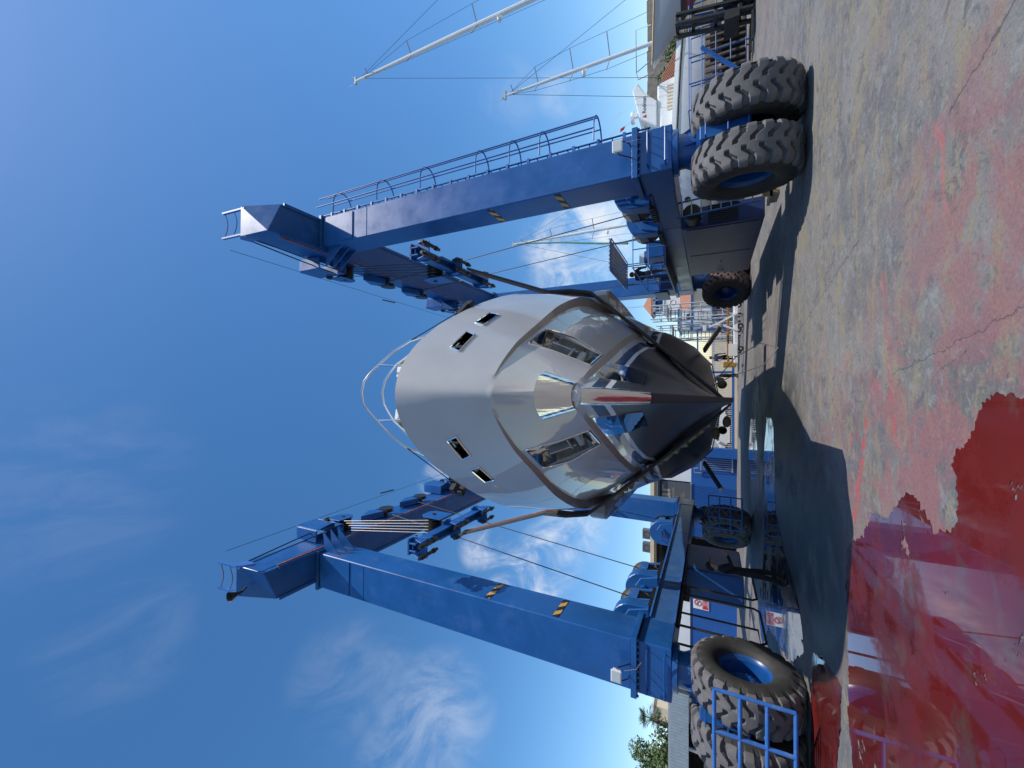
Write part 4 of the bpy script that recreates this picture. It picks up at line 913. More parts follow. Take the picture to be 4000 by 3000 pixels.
# ------------------------------------------------------------------ people
def person(name, label, loc, rz, J, cols, cap=None, group=None, scale=1.0):
    """J: joints in a local frame, facing -y; one continuous skinned surface."""
    t = thing(name, label, 'person', loc, rz, group, local=True)
    ed = [('pelvis','waist'),('waist','chest'),('chest','neck'),('neck','head'),('head','crown'),('head','face'),
          ('chest','lsh'),('lsh','lel'),('lel','lwr'),('lwr','lha'),('chest','rsh'),('rsh','rel'),('rel','rwr'),('rwr','rha'),
          ('pelvis','lhip'),('lhip','lkn'),('lkn','lan'),('lan','lto'),('pelvis','rhip'),('rhip','rkn'),('rkn','ran'),('ran','rto')]
    rad = dict(pelvis=.15, waist=.135, chest=.155, neck=.06, head=.095, crown=.085, face=.06, lsh=.075, rsh=.075, lel=.05, rel=.05, lwr=.034, rwr=.034, lha=.036, rha=.036, lhip=.10, rhip=.10, lkn=.066, rkn=.066, lan=.05, ran=.05, lto=.042, rto=.042)
    ns = list(rad); me = bpy.data.meshes.new('body'); me.from_pydata([Vector(J[n])*scale for n in ns], [(ns.index(a), ns.index(b)) for a, b in ed], [])
    o = bpy.data.objects.new('body', me); C.objects.link(o)
    md = o.modifiers.new('skin', 'SKIN'); sd = o.modifiers.new('sub', 'SUBSURF'); sd.levels = sd.render_levels = 2
    for i, n in enumerate(ns):
        sv_ = me.skin_vertices[0].data[i]; r = rad[n]*scale; sv_.radius = (r, r*(.72 if n in ('pelvis','waist','chest') else 1)); sv_.use_root = n == 'pelvis'
    dg = bpy.context.evaluated_depsgraph_get(); nm = bpy.data.meshes.new_from_object(o.evaluated_get(dg)); bpy.data.objects.remove(o)
    bm = bmesh.new(); bm.from_mesh(nm)
    for s in 'lr':                                                    # four fingers and a thumb grown from each palm
        w, h = Vector(J[s+'wr'])*scale, Vector(J[s+'ha'])*scale; d = (h-w).normalized(); sx = d.cross(Vector((0, -1, .3))).normalized(); up_ = sx.cross(d)
        fm = MB()
        for k in range(4):
            b0 = h+sx*(k-1.5)*.017; l = (.068, .078, .074, .058)[k]; fm.path([b0-d*.01, b0+d*l*.5, b0+d*l*.85-up_*.02, b0+d*l-up_*.045], [.0095, .009, .0085, .006], 6)
        fm.path([w.lerp(h, .5)-sx*.03, w.lerp(h, .8)-sx*.055-up_*.01, h+d*.015-sx*.055-up_*.02], [.012, .011, .008], 6)
        vv = [bm.verts.new(v) for v in fm.v]
        for f in fm.f: bm.faces.new([vv[i] for i in f])
    bm.to_mesh(nm); bm.free()
    seg = [(a, b, cols[k]) for a, b, k in (('pelvis','waist','top'),('waist','chest','top'),('chest','neck','top'),('neck','head','skin'),('head','crown','skin'),('head','face','skin'),('chest','lsh','top'),('lsh','lel','top'),('lel','lwr','arm'),('lwr','lha','skin'),('chest','rsh','top'),('rsh','rel','top'),('rel','rwr','arm'),('rwr','rha','skin'),('pelvis','lhip','leg'),('lhip','lkn','leg'),('lkn','lan','leg'),('lan','lto','shoe'),('pelvis','rhip','leg'),('rhip','rkn','leg'),('rkn','ran','leg'),('ran','rto','shoe'))]
    mats = []
    for a, b, c_ in seg:
        if c_ not in mats: mats.append(c_)
    for c_ in mats: nm.materials.append(M[c_])
    for p in nm.polygons:
        best = None
        for a, b, c_ in seg:
            A, B = Vector(J[a])*scale, Vector(J[b])*scale; d = B-A; u = max(0, min(1, (p.center-A).dot(d)/d.length_squared)); dist = (p.center-A-d*u).length
            if best is None or dist < best[0]: best = (dist, c_)
        p.material_index = mats.index(best[1]); p.use_smooth = True
    o = bpy.data.objects.new('body', nm); C.objects.link(o); o.parent = t; ROOT[o.name] = Vector((0,0,0))
    hd = Vector(J['head'])*scale; fc = (Vector(J['face'])-Vector(J['head'])); fc.z = 0; fc = fc.normalized() if fc.length > .01 else Vector((0, -1, 0)); sx = fc.cross(Vector((0,0,1)))
    m = MB(); m.obox(hd+fc*.125+Vector((0,0,.0)), sx*.014, fc*.02, (0,0,.024)); yb(m, 'nose', M['skin'], o, bevel=.006)
    for s in (-1, 1):
        m = MB(); m.obox(hd+fc*.02+sx*s*.10+Vector((0,0,.0)), sx*.008, fc*.02, (0,0,.03)); yb(m, 'ear', M['skin'], o, bevel=.006)
        m = MB(); m.obox(hd+fc*.105+sx*s*.035+Vector((0,0,.03)), sx*.014, fc*.008, (0,0,.007)); yb(m, 'eye', M['black'], o)
    m = MB(); m.obox(hd+fc*.108+Vector((0,0,-.05)), sx*.024, fc*.008, (0,0,.006)); yb(m, 'mouth', M['strapred'], o)
    m = MB(); up_ = (Vector(J['crown'])-Vector(J['head'])).normalized()
    bm = bmesh.new(); bmesh.ops.create_uvsphere(bm, u_segments=14, v_segments=9, radius=.118*scale)
    for v in list(bm.verts):
        if v.co.z < -.02 and v.co.dot(fc) > -.02: bm.verts.remove(v)
    me = bpy.data.meshes.new('hair'); bm.to_mesh(me); bm.free(); me.materials.append(M[cap or 'hair']); me.polygons.foreach_set('use_smooth', [True]*len(me.polygons))
    h = bpy.data.objects.new('cap' if cap else 'hair', me); C.objects.link(h); h.parent = o; h.location = hd+Vector((0,0,.045))-fc*.012
    if cap: m = MB(); m.obox(hd+fc*.15+Vector((0,0,.06)), sx*.07, fc*.06-Vector((0,0,.015)), (0,0,.006)); yb(m, 'cap_peak', M[cap], o, bevel=.004)
    return t
def pose(**k):
    J = dict(pelvis=(0,0,.93), waist=(0,0,1.08), chest=(0,.01,1.34), neck=(0,0,1.49), head=(0,-.015,1.62), crown=(0,0,1.70), face=(0,-.06,1.60), lsh=(.19,.01,1.42), rsh=(-.19,.01,1.42), lel=(.25,.03,1.14), rel=(-.25,.03,1.14), lwr=(.26,-.05,.90), rwr=(-.26,-.05,.90), lha=(.26,-.07,.82), rha=(-.26,-.07,.82),
             lhip=(.10,0,.86), rhip=(-.10,0,.86), lkn=(.11,-.02,.48), rkn=(-.11,-.02,.48), lan=(.12,.02,.09), ran=(-.12,.02,.09), lto=(.13,-.15,.045), rto=(-.13,-.15,.045))
    J.update(k); return J
pm = person('person', 'dark dressed dock worker in a cap holding a phone up beside the left wheels', (-4.55, 11.55, 0), math.radians(105),
       pose(lel=(.26,-.10,1.18), lwr=(.14,-.33,1.28), lha=(.10,-.40,1.33), rel=(-.26,-.10,1.18), rwr=(-.12,-.33,1.28), rha=(-.08,-.40,1.33), lkn=(.12,-.08,.48), lan=(.13,-.06,.09), lto=(.14,-.22,.045), rkn=(-.11,.03,.48), ran=(-.12,.12,.09), rto=(-.12,-.05,.045)),
       dict(top='cloth_black', arm='cloth_black', leg='cloth_black', shoe='black', skin='skin'), cap='cloth_black')
m = MB(); m.box(-5.16, -5.08, 11.3, 11.42, 1.3, 1.46); 
person('person', 'hoist operator in dark overalls bending over the controls on the raised platform', (4.72, 17.3, 3.10), math.radians(150),
       pose(chest=(0,-.13,1.30), neck=(0,-.24,1.42), head=(0,-.33,1.53), crown=(0,-.33,1.61), face=(0,-.41,1.50), lsh=(.19,-.16,1.37), rsh=(-.19,-.16,1.37), lel=(.25,-.30,1.15), rel=(-.25,-.30,1.15), lwr=(.18,-.52,1.06), rwr=(-.18,-.52,1.06), lha=(.17,-.6,1.05), rha=(-.17,-.6,1.05), waist=(0,-.03,1.08)),
       dict(top='cloth_black', arm='cloth_black', leg='cloth_grey', shoe='black', skin='skin'))
person('person', 'man in dark work clothes standing by the bar fence, the one nearer the trailer', (2.2, 31.3, 0), math.radians(20), pose(lel=(.27,-.02,1.15), rwr=(-.2,-.2,.98), rha=(-.16,-.28,.98)), dict(top='cloth_navy', arm='skin', leg='cloth_black', shoe='black', skin='skin'), group=None)
person('person', 'man in dark work clothes leaning forward by the bar fence below the bow', (.95, 31.2, 0), math.radians(-60),
       pose(chest=(0,-.2,1.26), neck=(0,-.33,1.36), head=(0,-.42,1.45), crown=(0,-.45,1.53), face=(0,-.5,1.41), lsh=(.19,-.22,1.33), rsh=(-.19,-.22,1.33), lel=(.24,-.32,1.08), rel=(-.24,-.32,1.08), lwr=(.18,-.48,.95), rwr=(-.18,-.48,.95), lha=(.16,-.55,.92), rha=(-.16,-.55,.92)), dict(top='cloth_navy', arm='skin', leg='cloth_black', shoe='black', skin='skin'))
# ------------------------------------------------------------------ workshop on the left
def rect(m, x0, x1, y, z0, z1, t=.05): return m.box(x0, x1, y, y+t, z0, z1)
def text(body, size, x, y, z, mt, parent, align='LEFT', name='lettering', bold=0.):
    cu = bpy.data.curves.new(name, 'FONT'); cu.body = body; cu.size = size; cu.align_x = align; cu.extrude = .004; cu.offset = bold; cu.materials.append(mt)
    o = bpy.data.objects.new(name, cu); C.objects.link(o); o.parent = parent; o.location = Vector((x, y, z))-ROOT[parent.name]; o.rotation_euler = (math.pi/2, 0, 0)
    bpy.context.view_layer.update(); dg = bpy.context.evaluated_depsgraph_get(); me = bpy.data.meshes.new_from_object(o.evaluated_get(dg)); o2 = bpy.data.objects.new(name, me); C.objects.link(o2)
    o2.parent = parent; o2.location = o.location; o2.rotation_euler = o.rotation_euler; bpy.data.objects.remove(o); return o2
FY = 33.0
wk = thing('workshop', 'long blue and white workshop with an open dark bay behind the left wheels', 'workshop', (-13, FY, 0))
m = MB(); m.box(-25, -15.02, FY, FY+10, 0, 3.02); m.build('wall', M['facadeblue'], wk)
m = MB(); m.box(-25, -15.02, FY-.01, FY+10, 3.021, 4.3); m.build('upper_wall', M['facadewhite'], wk)
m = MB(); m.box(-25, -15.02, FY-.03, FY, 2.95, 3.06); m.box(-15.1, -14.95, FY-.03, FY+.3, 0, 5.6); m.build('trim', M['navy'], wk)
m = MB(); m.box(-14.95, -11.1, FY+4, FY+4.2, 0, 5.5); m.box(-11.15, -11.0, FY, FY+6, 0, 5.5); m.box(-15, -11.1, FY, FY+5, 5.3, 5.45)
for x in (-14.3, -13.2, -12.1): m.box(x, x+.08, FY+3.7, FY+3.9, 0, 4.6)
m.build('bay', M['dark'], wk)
m = MB(); m.box(-15.2, -6.6, FY-.45, FY+8, 5.58, 5.86); m.box(-15.2, -7.0, FY-.1, FY+.2, 5.45, 5.58); m.build('roof', M['cream'], wk)
m = MB(); m.box(-15, -7.0, FY-.2, FY, 5.05, 5.2); m.box(-14.8, -11.2, FY-.15, FY, 4.4, 4.5); m.build('roof_beam', M['dark'], wk)
m = MB(); m.box(-11.0, -7.0, FY+.05, FY+8, 0, 5.5); m.build('block_wall', M['navy'], wk)
m = MB()
for i in range(38): x = -10.95+i*.1; m.box(x, x+.055, FY-.03, FY+.05, .02, 2.98)
m.box(-11, -7.1, FY, FY+.05, 0, 2.98); m.build('corrugated_door', M['facadeblue'], wk)
m = MB(); m.box(-7.1, -4.9, FY, FY+.1, 0, 2.98); m.build('flat_panel', M['facadeblue'], wk)
m = MB(); m.box(-7.05, -4.0, FY+.05, FY+.2, 3.0, 5.45); m.build('light_panel', M['facadewhite'], wk)
m = MB(); m.path([(-6.2, FY-.02, 2.2), (-6.2, FY-.18, 2.3), (-6.2, FY-.2, 2.75), (-5.9, FY-.2, 2.8), (-5.85, FY-.2, 2.5)], .04, 6); m.build('wall_lamp', M['galv'], wk)
m = MB(); m.box(-14.9, -13.2, FY-.1, FY+.3, .0, .12); m.build('threshold', M['concrete'], wk)
for x, lab in ((-11.55, 'grey air conditioning unit on the workshop roof edge, nearer the blue column'), (-12.6, 'grey air conditioning unit on the workshop roof edge, farther from the blue column')):
    ac = thing('air_conditioner', lab, 'air conditioner', (x, FY+.6, 5.86), 0, 'roof air conditioners')
    m = MB(); m.box(x-.36, x+.36, FY+.3, FY+.8, 5.90, 6.55); a = m.build('casing', M['signgrey'], ac, bevel=.02)
    m = MB(); m.lathe([(FY+.285, .25), (FY+.285, .22), (FY+.295, .22)], (x, 0, 6.22), 'y', 16); m.build('fan_grille', M['black'], a)
    m = MB(); m.box(x-.3, x-.24, FY+.35, FY+.75, 5.86, 5.9); m.box(x+.24, x+.3, FY+.35, FY+.75, 5.86, 5.9); m.build('foot', M['galv'], ac)
sg_ = thing('shop_sign', 'dark grey board with tan lettering above the corrugated blue door', 'sign', (-9, FY-.1, 3))
m = MB(); m.box(-11.05, -7.08, FY-.12, FY-.06, 3.03, 5.36); m.build('board', M['signgrey'], sg_)
m = MB(); m.box(-11.12, -7.02, FY-.10, FY-.05, 2.98, 3.03); m.box(-11.12, -7.02, FY-.10, FY-.05, 5.36, 5.42); m.box(-11.12, -11.05, FY-.10, FY-.05, 3.03, 5.36); m.build('frame', M['whitepaint'], sg_)
text('car', 1.36, -7.36, FY-.125, 4.47, M['signtan'], sg_, 'RIGHT', bold=.03)
text('OS DE CARTAGENA', .235, -7.5, FY-.125, 4.14, M['signtan'], sg_, 'RIGHT')
for i, w in enumerate(('COMPOSITES', 'UPHOLSTERY', 'SANDBLASTING', 'HULL TREATMENT')): text(w, .18, -9.2, FY-.125, 3.92-.17*i, M['signtan'], sg_)
text('902', .15, -9.2, FY-.125, 3.2, M['signtan'], sg_)
ns = thing('no_smoking_sign', 'white and red no smoking board fixed to the blue workshop wall', 'sign', (-16.0, FY-.05, 1.6))
sx0, sz0 = -16.3, 1.80
m = MB(); m.box(sx0, sx0+.92, FY-.05, FY-.02, sz0, sz0+1.05); m.build('board', M['whitepaint'], ns)
m = MB(); m.box(sx0+.055, sx0+.865, FY-.058, FY-.05, sz0+.045, sz0+.43); m.build('text_panel', M['signred'], ns)
m = MB(); c_ = (sx0+.46, FY-.056, sz0+.74); pts = [(c_[0]+.22*math.cos(a), c_[1], c_[2]+.22*math.sin(a)) for a in [i*math.pi/14 for i in range(28)]]; m.path(pts, .025, 5, closed=True); m.bar((c_[0]-.155, c_[1]-.01, c_[2]+.155), (c_[0]+.155, c_[1]-.01, c_[2]-.155), .05, .01, (0, 1, 0)); m.build('prohibition_ring', M['signred'], ns)
m = MB(); m.box(c_[0]-.17, c_[0]+.10, FY-.058, FY-.052, c_[2]-.04, c_[2]+.02); m.path([(c_[0]+.12, FY-.056, c_[2]), (c_[0]+.16, FY-.056, c_[2]+.08), (c_[0]+.08, FY-.056, c_[2]+.15)], .012, 5); m.build('cigarette', M['black'], ns)
for i, w in enumerate(('PROHIBIDO', 'FUMAR', 'FUEGO', 'PROHIBIDO')): text(w, .088, sx0+.46, FY-.06, sz0+.335-.092*i, M['whitepaint'], ns, 'CENTER')
pp = MB(); pp.lathe([(-14.9, 0), (-14.9, .16), (-13.3, .16), (-13.3, 0)], (0, FY-.6, .62), 'x', 18); o = pp.build('pipe', M['cream'], None, smooth=True); tag(o, 'cream coloured pipe lying across the open bay of the workshop', 'pipe')
sk = thing('skip', 'yellow and red low skip on the ground behind the dark dressed worker', 'skip', (-11.6, 27.5, 0))
m = MB(); m.ext([(-12.3, 0.05), (-11.0, .05), (-10.8, .55), (-12.5, .55)], 'xz', 27, 28.2); a = m.build('bin', M['yellow'], sk, bevel=.02)
m = MB(); m.box(-12.52, -10.78, 26.97, 28.23, .55, .62); m.build('rim', M['red'], sk)
# fence, posts, wall, car
fe = thing('bar_fence', 'white bar fence with blue rails below the bow of the yacht', 'fence', (-1, 32.6, 0))
m = MB(); x = -4.1
while x < 4.4: m.box(x, x+.022, 32.6, 32.625, .3, 2.5); x += .135
m.build('bars', M['whitepaint'], fe)
m = MB(); m.box(-4.2, 4.4, 32.56, 32.68, .16, .32); m.box(-4.2, 4.4, 32.58, 32.66, 2.5, 2.6); m.build('rail', M['facadeblue'], fe)
m = MB(); m.box(-4.2, 4.4, 32.4, 32.8, 0, .15); m.build('plinth', M['cream'], fe)
m = MB(); m.box(1.15, 1.3, 32.55, 32.7, 0, 2.6); m.box(4.3, 4.45, 32.55, 32.7, 0, 2.6); m.build('post', M['facadeblue'], fe)
gp = thing('gate_pillar', 'square blue gate pillar between the fence and the workshop', 'pillar', (-4.55, 32.5, 0)); m = MB(); m.box(-4.95, -4.25, 32.3, 32.9, 0, 2.35); a = m.build('shaft', M['facadeblue'], gp, bevel=.02); m = MB(); m.box(-5.0, -4.2, 32.25, 32.95, 2.35, 2.45); m.build('cap', M['facadeblue'], gp)
f2 = thing('railing_gate', 'narrow barred gate leaf beside the blue gate pillar', 'gate', (-5.4, 32.8, 0)); m = MB()
for i in range(7): m.box(-5.9+i*.15, -5.87+i*.15, 32.8, 32.83, .3, 2.3)
m.box(-6.0, -4.95, 32.78, 32.85, .25, .33); m.box(-6.0, -4.95, 32.78, 32.85, 2.3, 2.38); m.build('leaf', M['galv'], f2)
lw = MB(); lw.box(-1.2, 16, 39, 39.3, 0, 1.35); tag(lw.build('boundary_wall', M['cream'], None), 'low cream boundary wall seen through the bar fence', 'wall')
# ------------------------------------------------------------------ white car behind the fence
def car(x, y, lab, paint='white'):
    t = thing('parked_car', lab, 'car', (x, y, 0))
    P = [(-2.1, .35), (-2.15, .75), (-2.05, .98), (-1.35, 1.08), (-.65, 1.58), (.1, 1.70), (1.2, 1.68), (1.95, 1.45), (2.12, .95), (2.12, .4), (1.7, .28), (-1.7, .28)]
    m = MB(); m.ext([(x+a, b) for a, b in P], 'xz', y-.85, y+.85); b = m.build('body', M[paint], t, bevel=.08, seg=3)
    G = [(-1.15, 1.10), (-.6, 1.50), (.05, 1.60), (1.15, 1.58), (1.75, 1.38), (1.85, 1.10)]
    m = MB(); m.ext([(x+a, c_) for a, c_ in G], 'xz', y-.858, y-.852); w = m.build('side_windows', M['glass'], t)
    m = MB(); m.box(x-.1, x-.03, y-.866, y-.859, 1.08, 1.62); m.box(x+.95, x+1.02, y-.866, y-.859, 1.08, 1.6); m.build('pillar', M[paint], w)
    m = MB(); m.ext([(x-1.34, 1.1), (x-.68, 1.57), (x-.66, 1.55), (x-1.30, 1.09)], 'xz', y-.7, y+.7); m.build('windscreen', M['glass'], t)
    m = MB(); m.box(x-1.1, x-.92, y-1.02, y-.86, 1.05, 1.2); m.build('mirror', M[paint], t, bevel=.02)
    m = MB(); m.box(x-2.12, x+2.12, y-.87, y+.87, .25, .36); m.build('sill', M['black'], t)
    for a in (-1.35, 1.32):
        wv = sub('wheel', t, (x+a, y-.78, .34)); m = MB(); m.lathe([(-.12, .2), (-.12, .32), (-.08, .345), (.08, .345), (.12, .32)], (0,0,0), 'y', 24); o = m.build('tyre', M['black'], None, True); o.parent = wv
        m = MB(); m.lathe([(-.10, .21), (-.125, .20), (-.11, .17)], (0,0,0), 'y', 24)
        for i in range(5): m.bar((0, -.11, 0), (.18*math.cos(i*1.257), -.11, .18*math.sin(i*1.257)), .04, .03, (0, 1, 0))
        o = m.build('rim', M['galv'], None); o.parent = wv
    m = MB(); m.box(x-2.17, x-2.0, y-.8, y-.5, .78, .92); m.build('headlight', M['lampglass'], t)
    m = MB(); m.box(x+2.02, x+2.15, y-.82, y-.62, .95, 1.25); m.build('tail_light', M['signred'], t)
    return t
car(-3.1, 36, 'white family car parked behind the bar fence below the bow')
car(6.6, 37.2, 'dark blue car parked behind the tall blue fence near the boarding stairs', 'carblue'); car(11.4, 37.4, 'grey car parked behind the tall blue fence toward the rear right wheel', 'cargrey')
# ------------------------------------------------------------------ boarding stairs, trailer, fence on the right
def stairs(x, y, h, lab, ti):
    t = thing('boarding_stairs', lab, 'boarding stairs', (x, y, 0), 0, 'steel boarding stairs')
    m = MB()
    for dx in (-.45, .45):
        for dy in (0, 1.2): m.tube((x+dx, y+dy, .25), (x+dx, y+dy, h+1.0), .042, 6)
    z = 1.0
    while z < h+1: m.path([(x-.45, y, z), (x+.45, y, z), (x+.45, y+1.2, z), (x-.45, y+1.2, z)], .03, 5, closed=True); z += .62
    m.tube((x-.45, y, .4), (x+.45, y, 1.9), .018, 5); m.tube((x+.45, y, 1.9), (x-.45, y, 3.4), .018, 5)
    fr_ = m.build('frame', M['stair'], t, smooth=True)
    m = MB(); m.box(x-.46, x+.46, y, y+1.2, h-.05, h); m.build('platform', M['galv'], t)
    m = MB()
    for s in (-.3, .3): m.bar((x+s, y+4.0, .3), (x+s, y+1.2, h), .04, .12)
    fl_ = m.build('stringer', M['galv'], t)
    m = MB()
    for i in range(14): u = (i+.5)/14; m.box(x-.3, x+.3, y+4-2.8*u-.1, y+4-2.8*u+.1, .3+(h-.3)*u-.015, .3+(h-.3)*u+.015)
    m.build('tread', M['signgrey'], t)
    m = MB()
    for s in (-.34, .34): m.path([(x+s, y+4.1, .3), (x+s, y+4.1, 1.3), (x+s, y+1.25, h+1.0)], .022, 5); 
    m.build('handrail', M['stair'], t)
    for dx in (-.45, .45):
        for dy in (0, 1.2):
            m = MB(); m.lathe([(-.04, 0), (-.04, .13), (.04, .13), (.04, 0)], (x+dx, y+dy, .13), 'x', 14); m.box(x+dx-.03, x+dx+.03, y+dy-.03, y+dy+.03, .13, .28); m.build('caster', M['black'], t)
stairs(5.1, 28.2, 4.3, 'tall steel boarding stairs on casters nearest the rear right wheel', 0)
stairs(3.8, 28.7, 4.0, 'shorter steel boarding stairs on casters next to the yacht bottom', 1)
tr = thing('boat_trailer', 'low grey boat trailer with an orange beam and an A-frame prop', 'trailer', (3.4, 26.5, 0))
m = MB(); m.box(1.5, 5.6, 26.2, 26.35, .28, .46); m.box(1.5, 5.6, 27.6, 27.75, .28, .46)
for x in (1.6, 2.6, 3.6, 4.6, 5.5): m.box(x-.05, x+.05, 26.35, 27.6, .30, .44)
m.box(1.9, 2.6, 26.15, 26.2, .3, .75); ch = m.build('chassis', M['whitepaint'], tr, bevel=.01)
m = MB(); m.box(1.3, 5.7, 26.5, 26.62, .70, .82); m.build('beam', M['orange'], tr, bevel=.01)
m = MB(); m.box(1.28, 1.6, 26.4, 26.8, .35, 1.02); m.build('buffer', M['yellow'], tr, bevel=.02)
m = MB(); m.bar((3.35, 26.1, .3), (3.8, 26.1, 1.3), .13, .1); m.bar((4.35, 26.1, .3), (3.8, 26.1, 1.3), .13, .1); m.bar((3.8, 26.1, 1.25), (3.6, 26.1, 1.9), .10, .1); m.box(3.4, 3.75, 26.0, 26.2, 1.9, 2.08); m.build('prop', M['whitepaint'], tr, bevel=.008)
for x in (2.3, 3.6, 5.1):
    for y in (26.1, 27.8):
        m = MB(); m.lathe([(-.08, .08), (-.08, .15), (.08, .15), (.08, .08)], (x, y, .155), 'y', 16); m.build('wheel', M['black'], tr)
bf = thing('yard_fence', 'tall blue framed bar fence behind the boarding stairs', 'fence', (8, 34, 0))
m = MB(); x = 4.6
while x < 12.5: m.box(x, x+.03, 34, 34.03, .2, 2.9); x += .14
m.build('bars', M['galv'], bf); m = MB(); m.box(4.5, 12.6, 33.95, 34.1, 2.9, 3.06); m.box(4.5, 12.6, 33.97, 34.08, .12, .24); m.box(4.5, 12.6, 33.98, 34.07, 1.5, 1.57)
m.build('rail', M['facadeblue'], bf)
for x in (4.5, 8.5, 12.5): m = MB(); m.box(x-.07, x+.07, 33.93, 34.1, 0, 3.2); m.build('post', M['facadeblue'], bf)
bx = thing('storage_shed', 'plain white flat roofed shed behind the tall fence', 'shed', (7.4, 47, 0)); m = MB(); m.box(6.4, 8.4, 46, 51, 0, 4.7); a = m.build('wall', M['facadewhite'], bx); m = MB(); m.box(6.3, 8.5, 45.9, 51.1, 4.7, 4.85); m.build('roof', M['facadeblue'], bx); m = MB(); m.box(7.3, 7.9, 45.95, 46, 3.4, 4.0); m.build('window', M['glass'], bx)
for i, (x, y, w, d, h, mt) in enumerate(((5.6, 36.5, 1.2, 1, 1.5, 'cyan'), (7.3, 36.2, 1.4, 1, 1.1, 'orange'), (9.2, 36.8, 1.6, 1, 1.7, 'facadeblue'), (10.9, 36.4, 1, 1, 1.3, 'red'))):
    m = MB(); m.box(x, x+w, y, y+d, .12, h); m.box(x+.05, x+.2, y, y+d, 0, .12); m.box(x+w-.2, x+w-.05, y, y+d, 0, .12); m.box(x-.02, x+w+.02, y-.02, y+d+.02, h, h+.06)
    tag(m.build('crate', M[mt], None), ('pale blue', 'orange', 'dark blue', 'red')[i]+' crate standing in the yard behind the tall fence', 'crate', 'crates in the yard')
# bell tower and house
bt = thing('bell_tower', 'white bell tower with blue arches and a tiled pyramid roof', 'tower', (12.1, 61, 0))
m = MB(); m.box(10.75, 13.45, 60, 62.7, 0, 7.6); a = m.build('shaft', M['facadewhite'], bt)
m = MB(); m.box(10.65, 13.55, 59.9, 62.8, 7.6, 7.75); m.box(10.6, 13.6, 59.85, 62.85, 9.05, 9.25); m.build('cornice', M['facadewhite'], bt)
m = MB()
for i in range(4):
    x = 10.78+i*.89; m.box(x-.03, x+.14, 60, 60.2, 7.75, 9.05)
for i in range(4): x = 10.78+i*.89; m.box(x-.03, x+.14, 62.5, 62.7, 7.75, 9.05)
m.box(10.75, 13.45, 60, 60.2, 8.75, 9.05); m.build('arcade', M['facadewhite'], bt)
m = MB(); m.box(11.0, 13.2, 60.6, 62.3, 7.76, 9.04)
for i in range(3): x = 11.3+i*.89; m.lathe([(59.97, .33), (59.97, .40), (59.99, .40)], (x, 0, 8.4), 'y', 14, -math.pi/2, math.pi/2)
m.build('belfry', M['facadeblue'], bt)
m = MB(); m.add([(10.3, 59.5, 9.25), (13.9, 59.5, 9.25), (13.9, 63.1, 9.25), (10.3, 63.1, 9.25), (12.1, 61.3, 10.6)], [(0,1,4), (1,2,4), (2,3,4), (3,0,4), (3,2,1,0)]); rf = m.build('roof', M['roof'], bt)
m = MB(); m.tube((12.1, 61.3, 10.5), (12.1, 61.3, 14.5), .04, 5); m.build('lightning_rod', M['galv'], rf)
m = MB(); m.path([(12.1+.35*math.cos(i*.45), 59.98, 6.5+.35*math.sin(i*.45)) for i in range(14)], .05, 4, closed=True); m.build('clock', M['cream'], bt)
m = MB(); m.box(11.0, 11.6, 59.97, 60, 5.0, 5.6); m.build('window', M['dark'], bt)
hs_ = thing('house', 'cream house with a clay tile roof in front of the bell tower', 'house', (14, 52, 0))
m = MB(); m.box(10.0, 19, 52, 58, 0, 3.6); m.build('wall', M['cream'], hs_); m = MB(); m.ext([(51.6, 3.6), (58.4, 3.6), (55, 5.2)], 'yz', 9.7, 19.3); m.build('roof', M['roof'], hs_); m = MB(); m.box(11, 12, 51.97, 52, 1.2, 2.6); m.box(15, 16, 51.97, 52, 1.2, 2.6); m.build('window', M['glass'], hs_)
# ------------------------------------------------------------------ boats on the right
mb = thing('cabin_cruiser', 'white cabin cruiser with a radar arch standing ashore behind the right wheels', 'motor boat', (14, 26, 0))
hvs = []; hfs = []
XS = [9.0, 9.6, 10.6, 12, 14, 16, 18, 19.6]
BW = [.05, .55, 1.1, 1.6, 1.9, 2.0, 1.95, 1.85]
for x, b in zip(XS, BW):
    u = (x-9)/10.6; zs = 3.95-.55*u; zc = 2.15-.2*u; zk = 1.25+.9*max(0, 1-u*3.2)
    for s in (-1, 1): pass
    row = [(x-(.5 if x < 9.5 else .2*max(0, 1-u*3)), 26-b, zs), (x, 26-b*1.02, (zs+zc)/2+.15), (x+.05, 26-b*.86, zc), (x+.1, 26, zk), (x+.05, 26+b*.86, zc), (x, 26+b*1.02, (zs+zc)/2+.15), (x-(.5 if x < 9.5 else .2*max(0, 1-u*3)), 26+b, zs)]
    hvs += row
for i in range(len(XS)-1):
    for j in range(6): hfs.append((i*7+j, i*7+j+1, i*7+8+j, i*7+7+j))
hfs.append(tuple(range(7))); hfs.append(tuple((len(XS)-1)*7+6-j for j in range(7)))
for i in range(len(XS)-1): hfs.append((i*7, i*7+7, i*7+13, i*7+6))
m = MB(); m.add(hvs, hfs); hl = m.build('hull', M['white'], mb, True, angle=40)
m = MB(); m.box(9.3, 19.5, 23.97, 24.02, 3.05, 3.11) if False else m.path([(9.0, 25.7, 3.72), (9.6, 25.4, 3.66), (10.6, 24.87, 3.6), (12, 24.36, 3.5), (14, 24.06, 3.4), (16, 23.97, 3.3), (18, 24.02, 3.2), (19.6, 24.1, 3.1)], .06, 6); m.build('rub_rail', M['black'], mb)
m = MB()
for x in (10.8, 13.0): m.lathe([(-.02, .16), (-.02, .12), (0, .0)], (x, 24.78 if x < 11 else 24.14, 2.85), 'y', 16)
m.build('porthole', M['dark'], mb)
m = MB(); m.ext([(11.4, 3.4), (12.6, 4.45), (17.9, 4.5), (18.2, 3.2)], 'xz', 24.7, 27.3); cb = m.build('cabin', M['white'], mb, bevel=.12, seg=3)
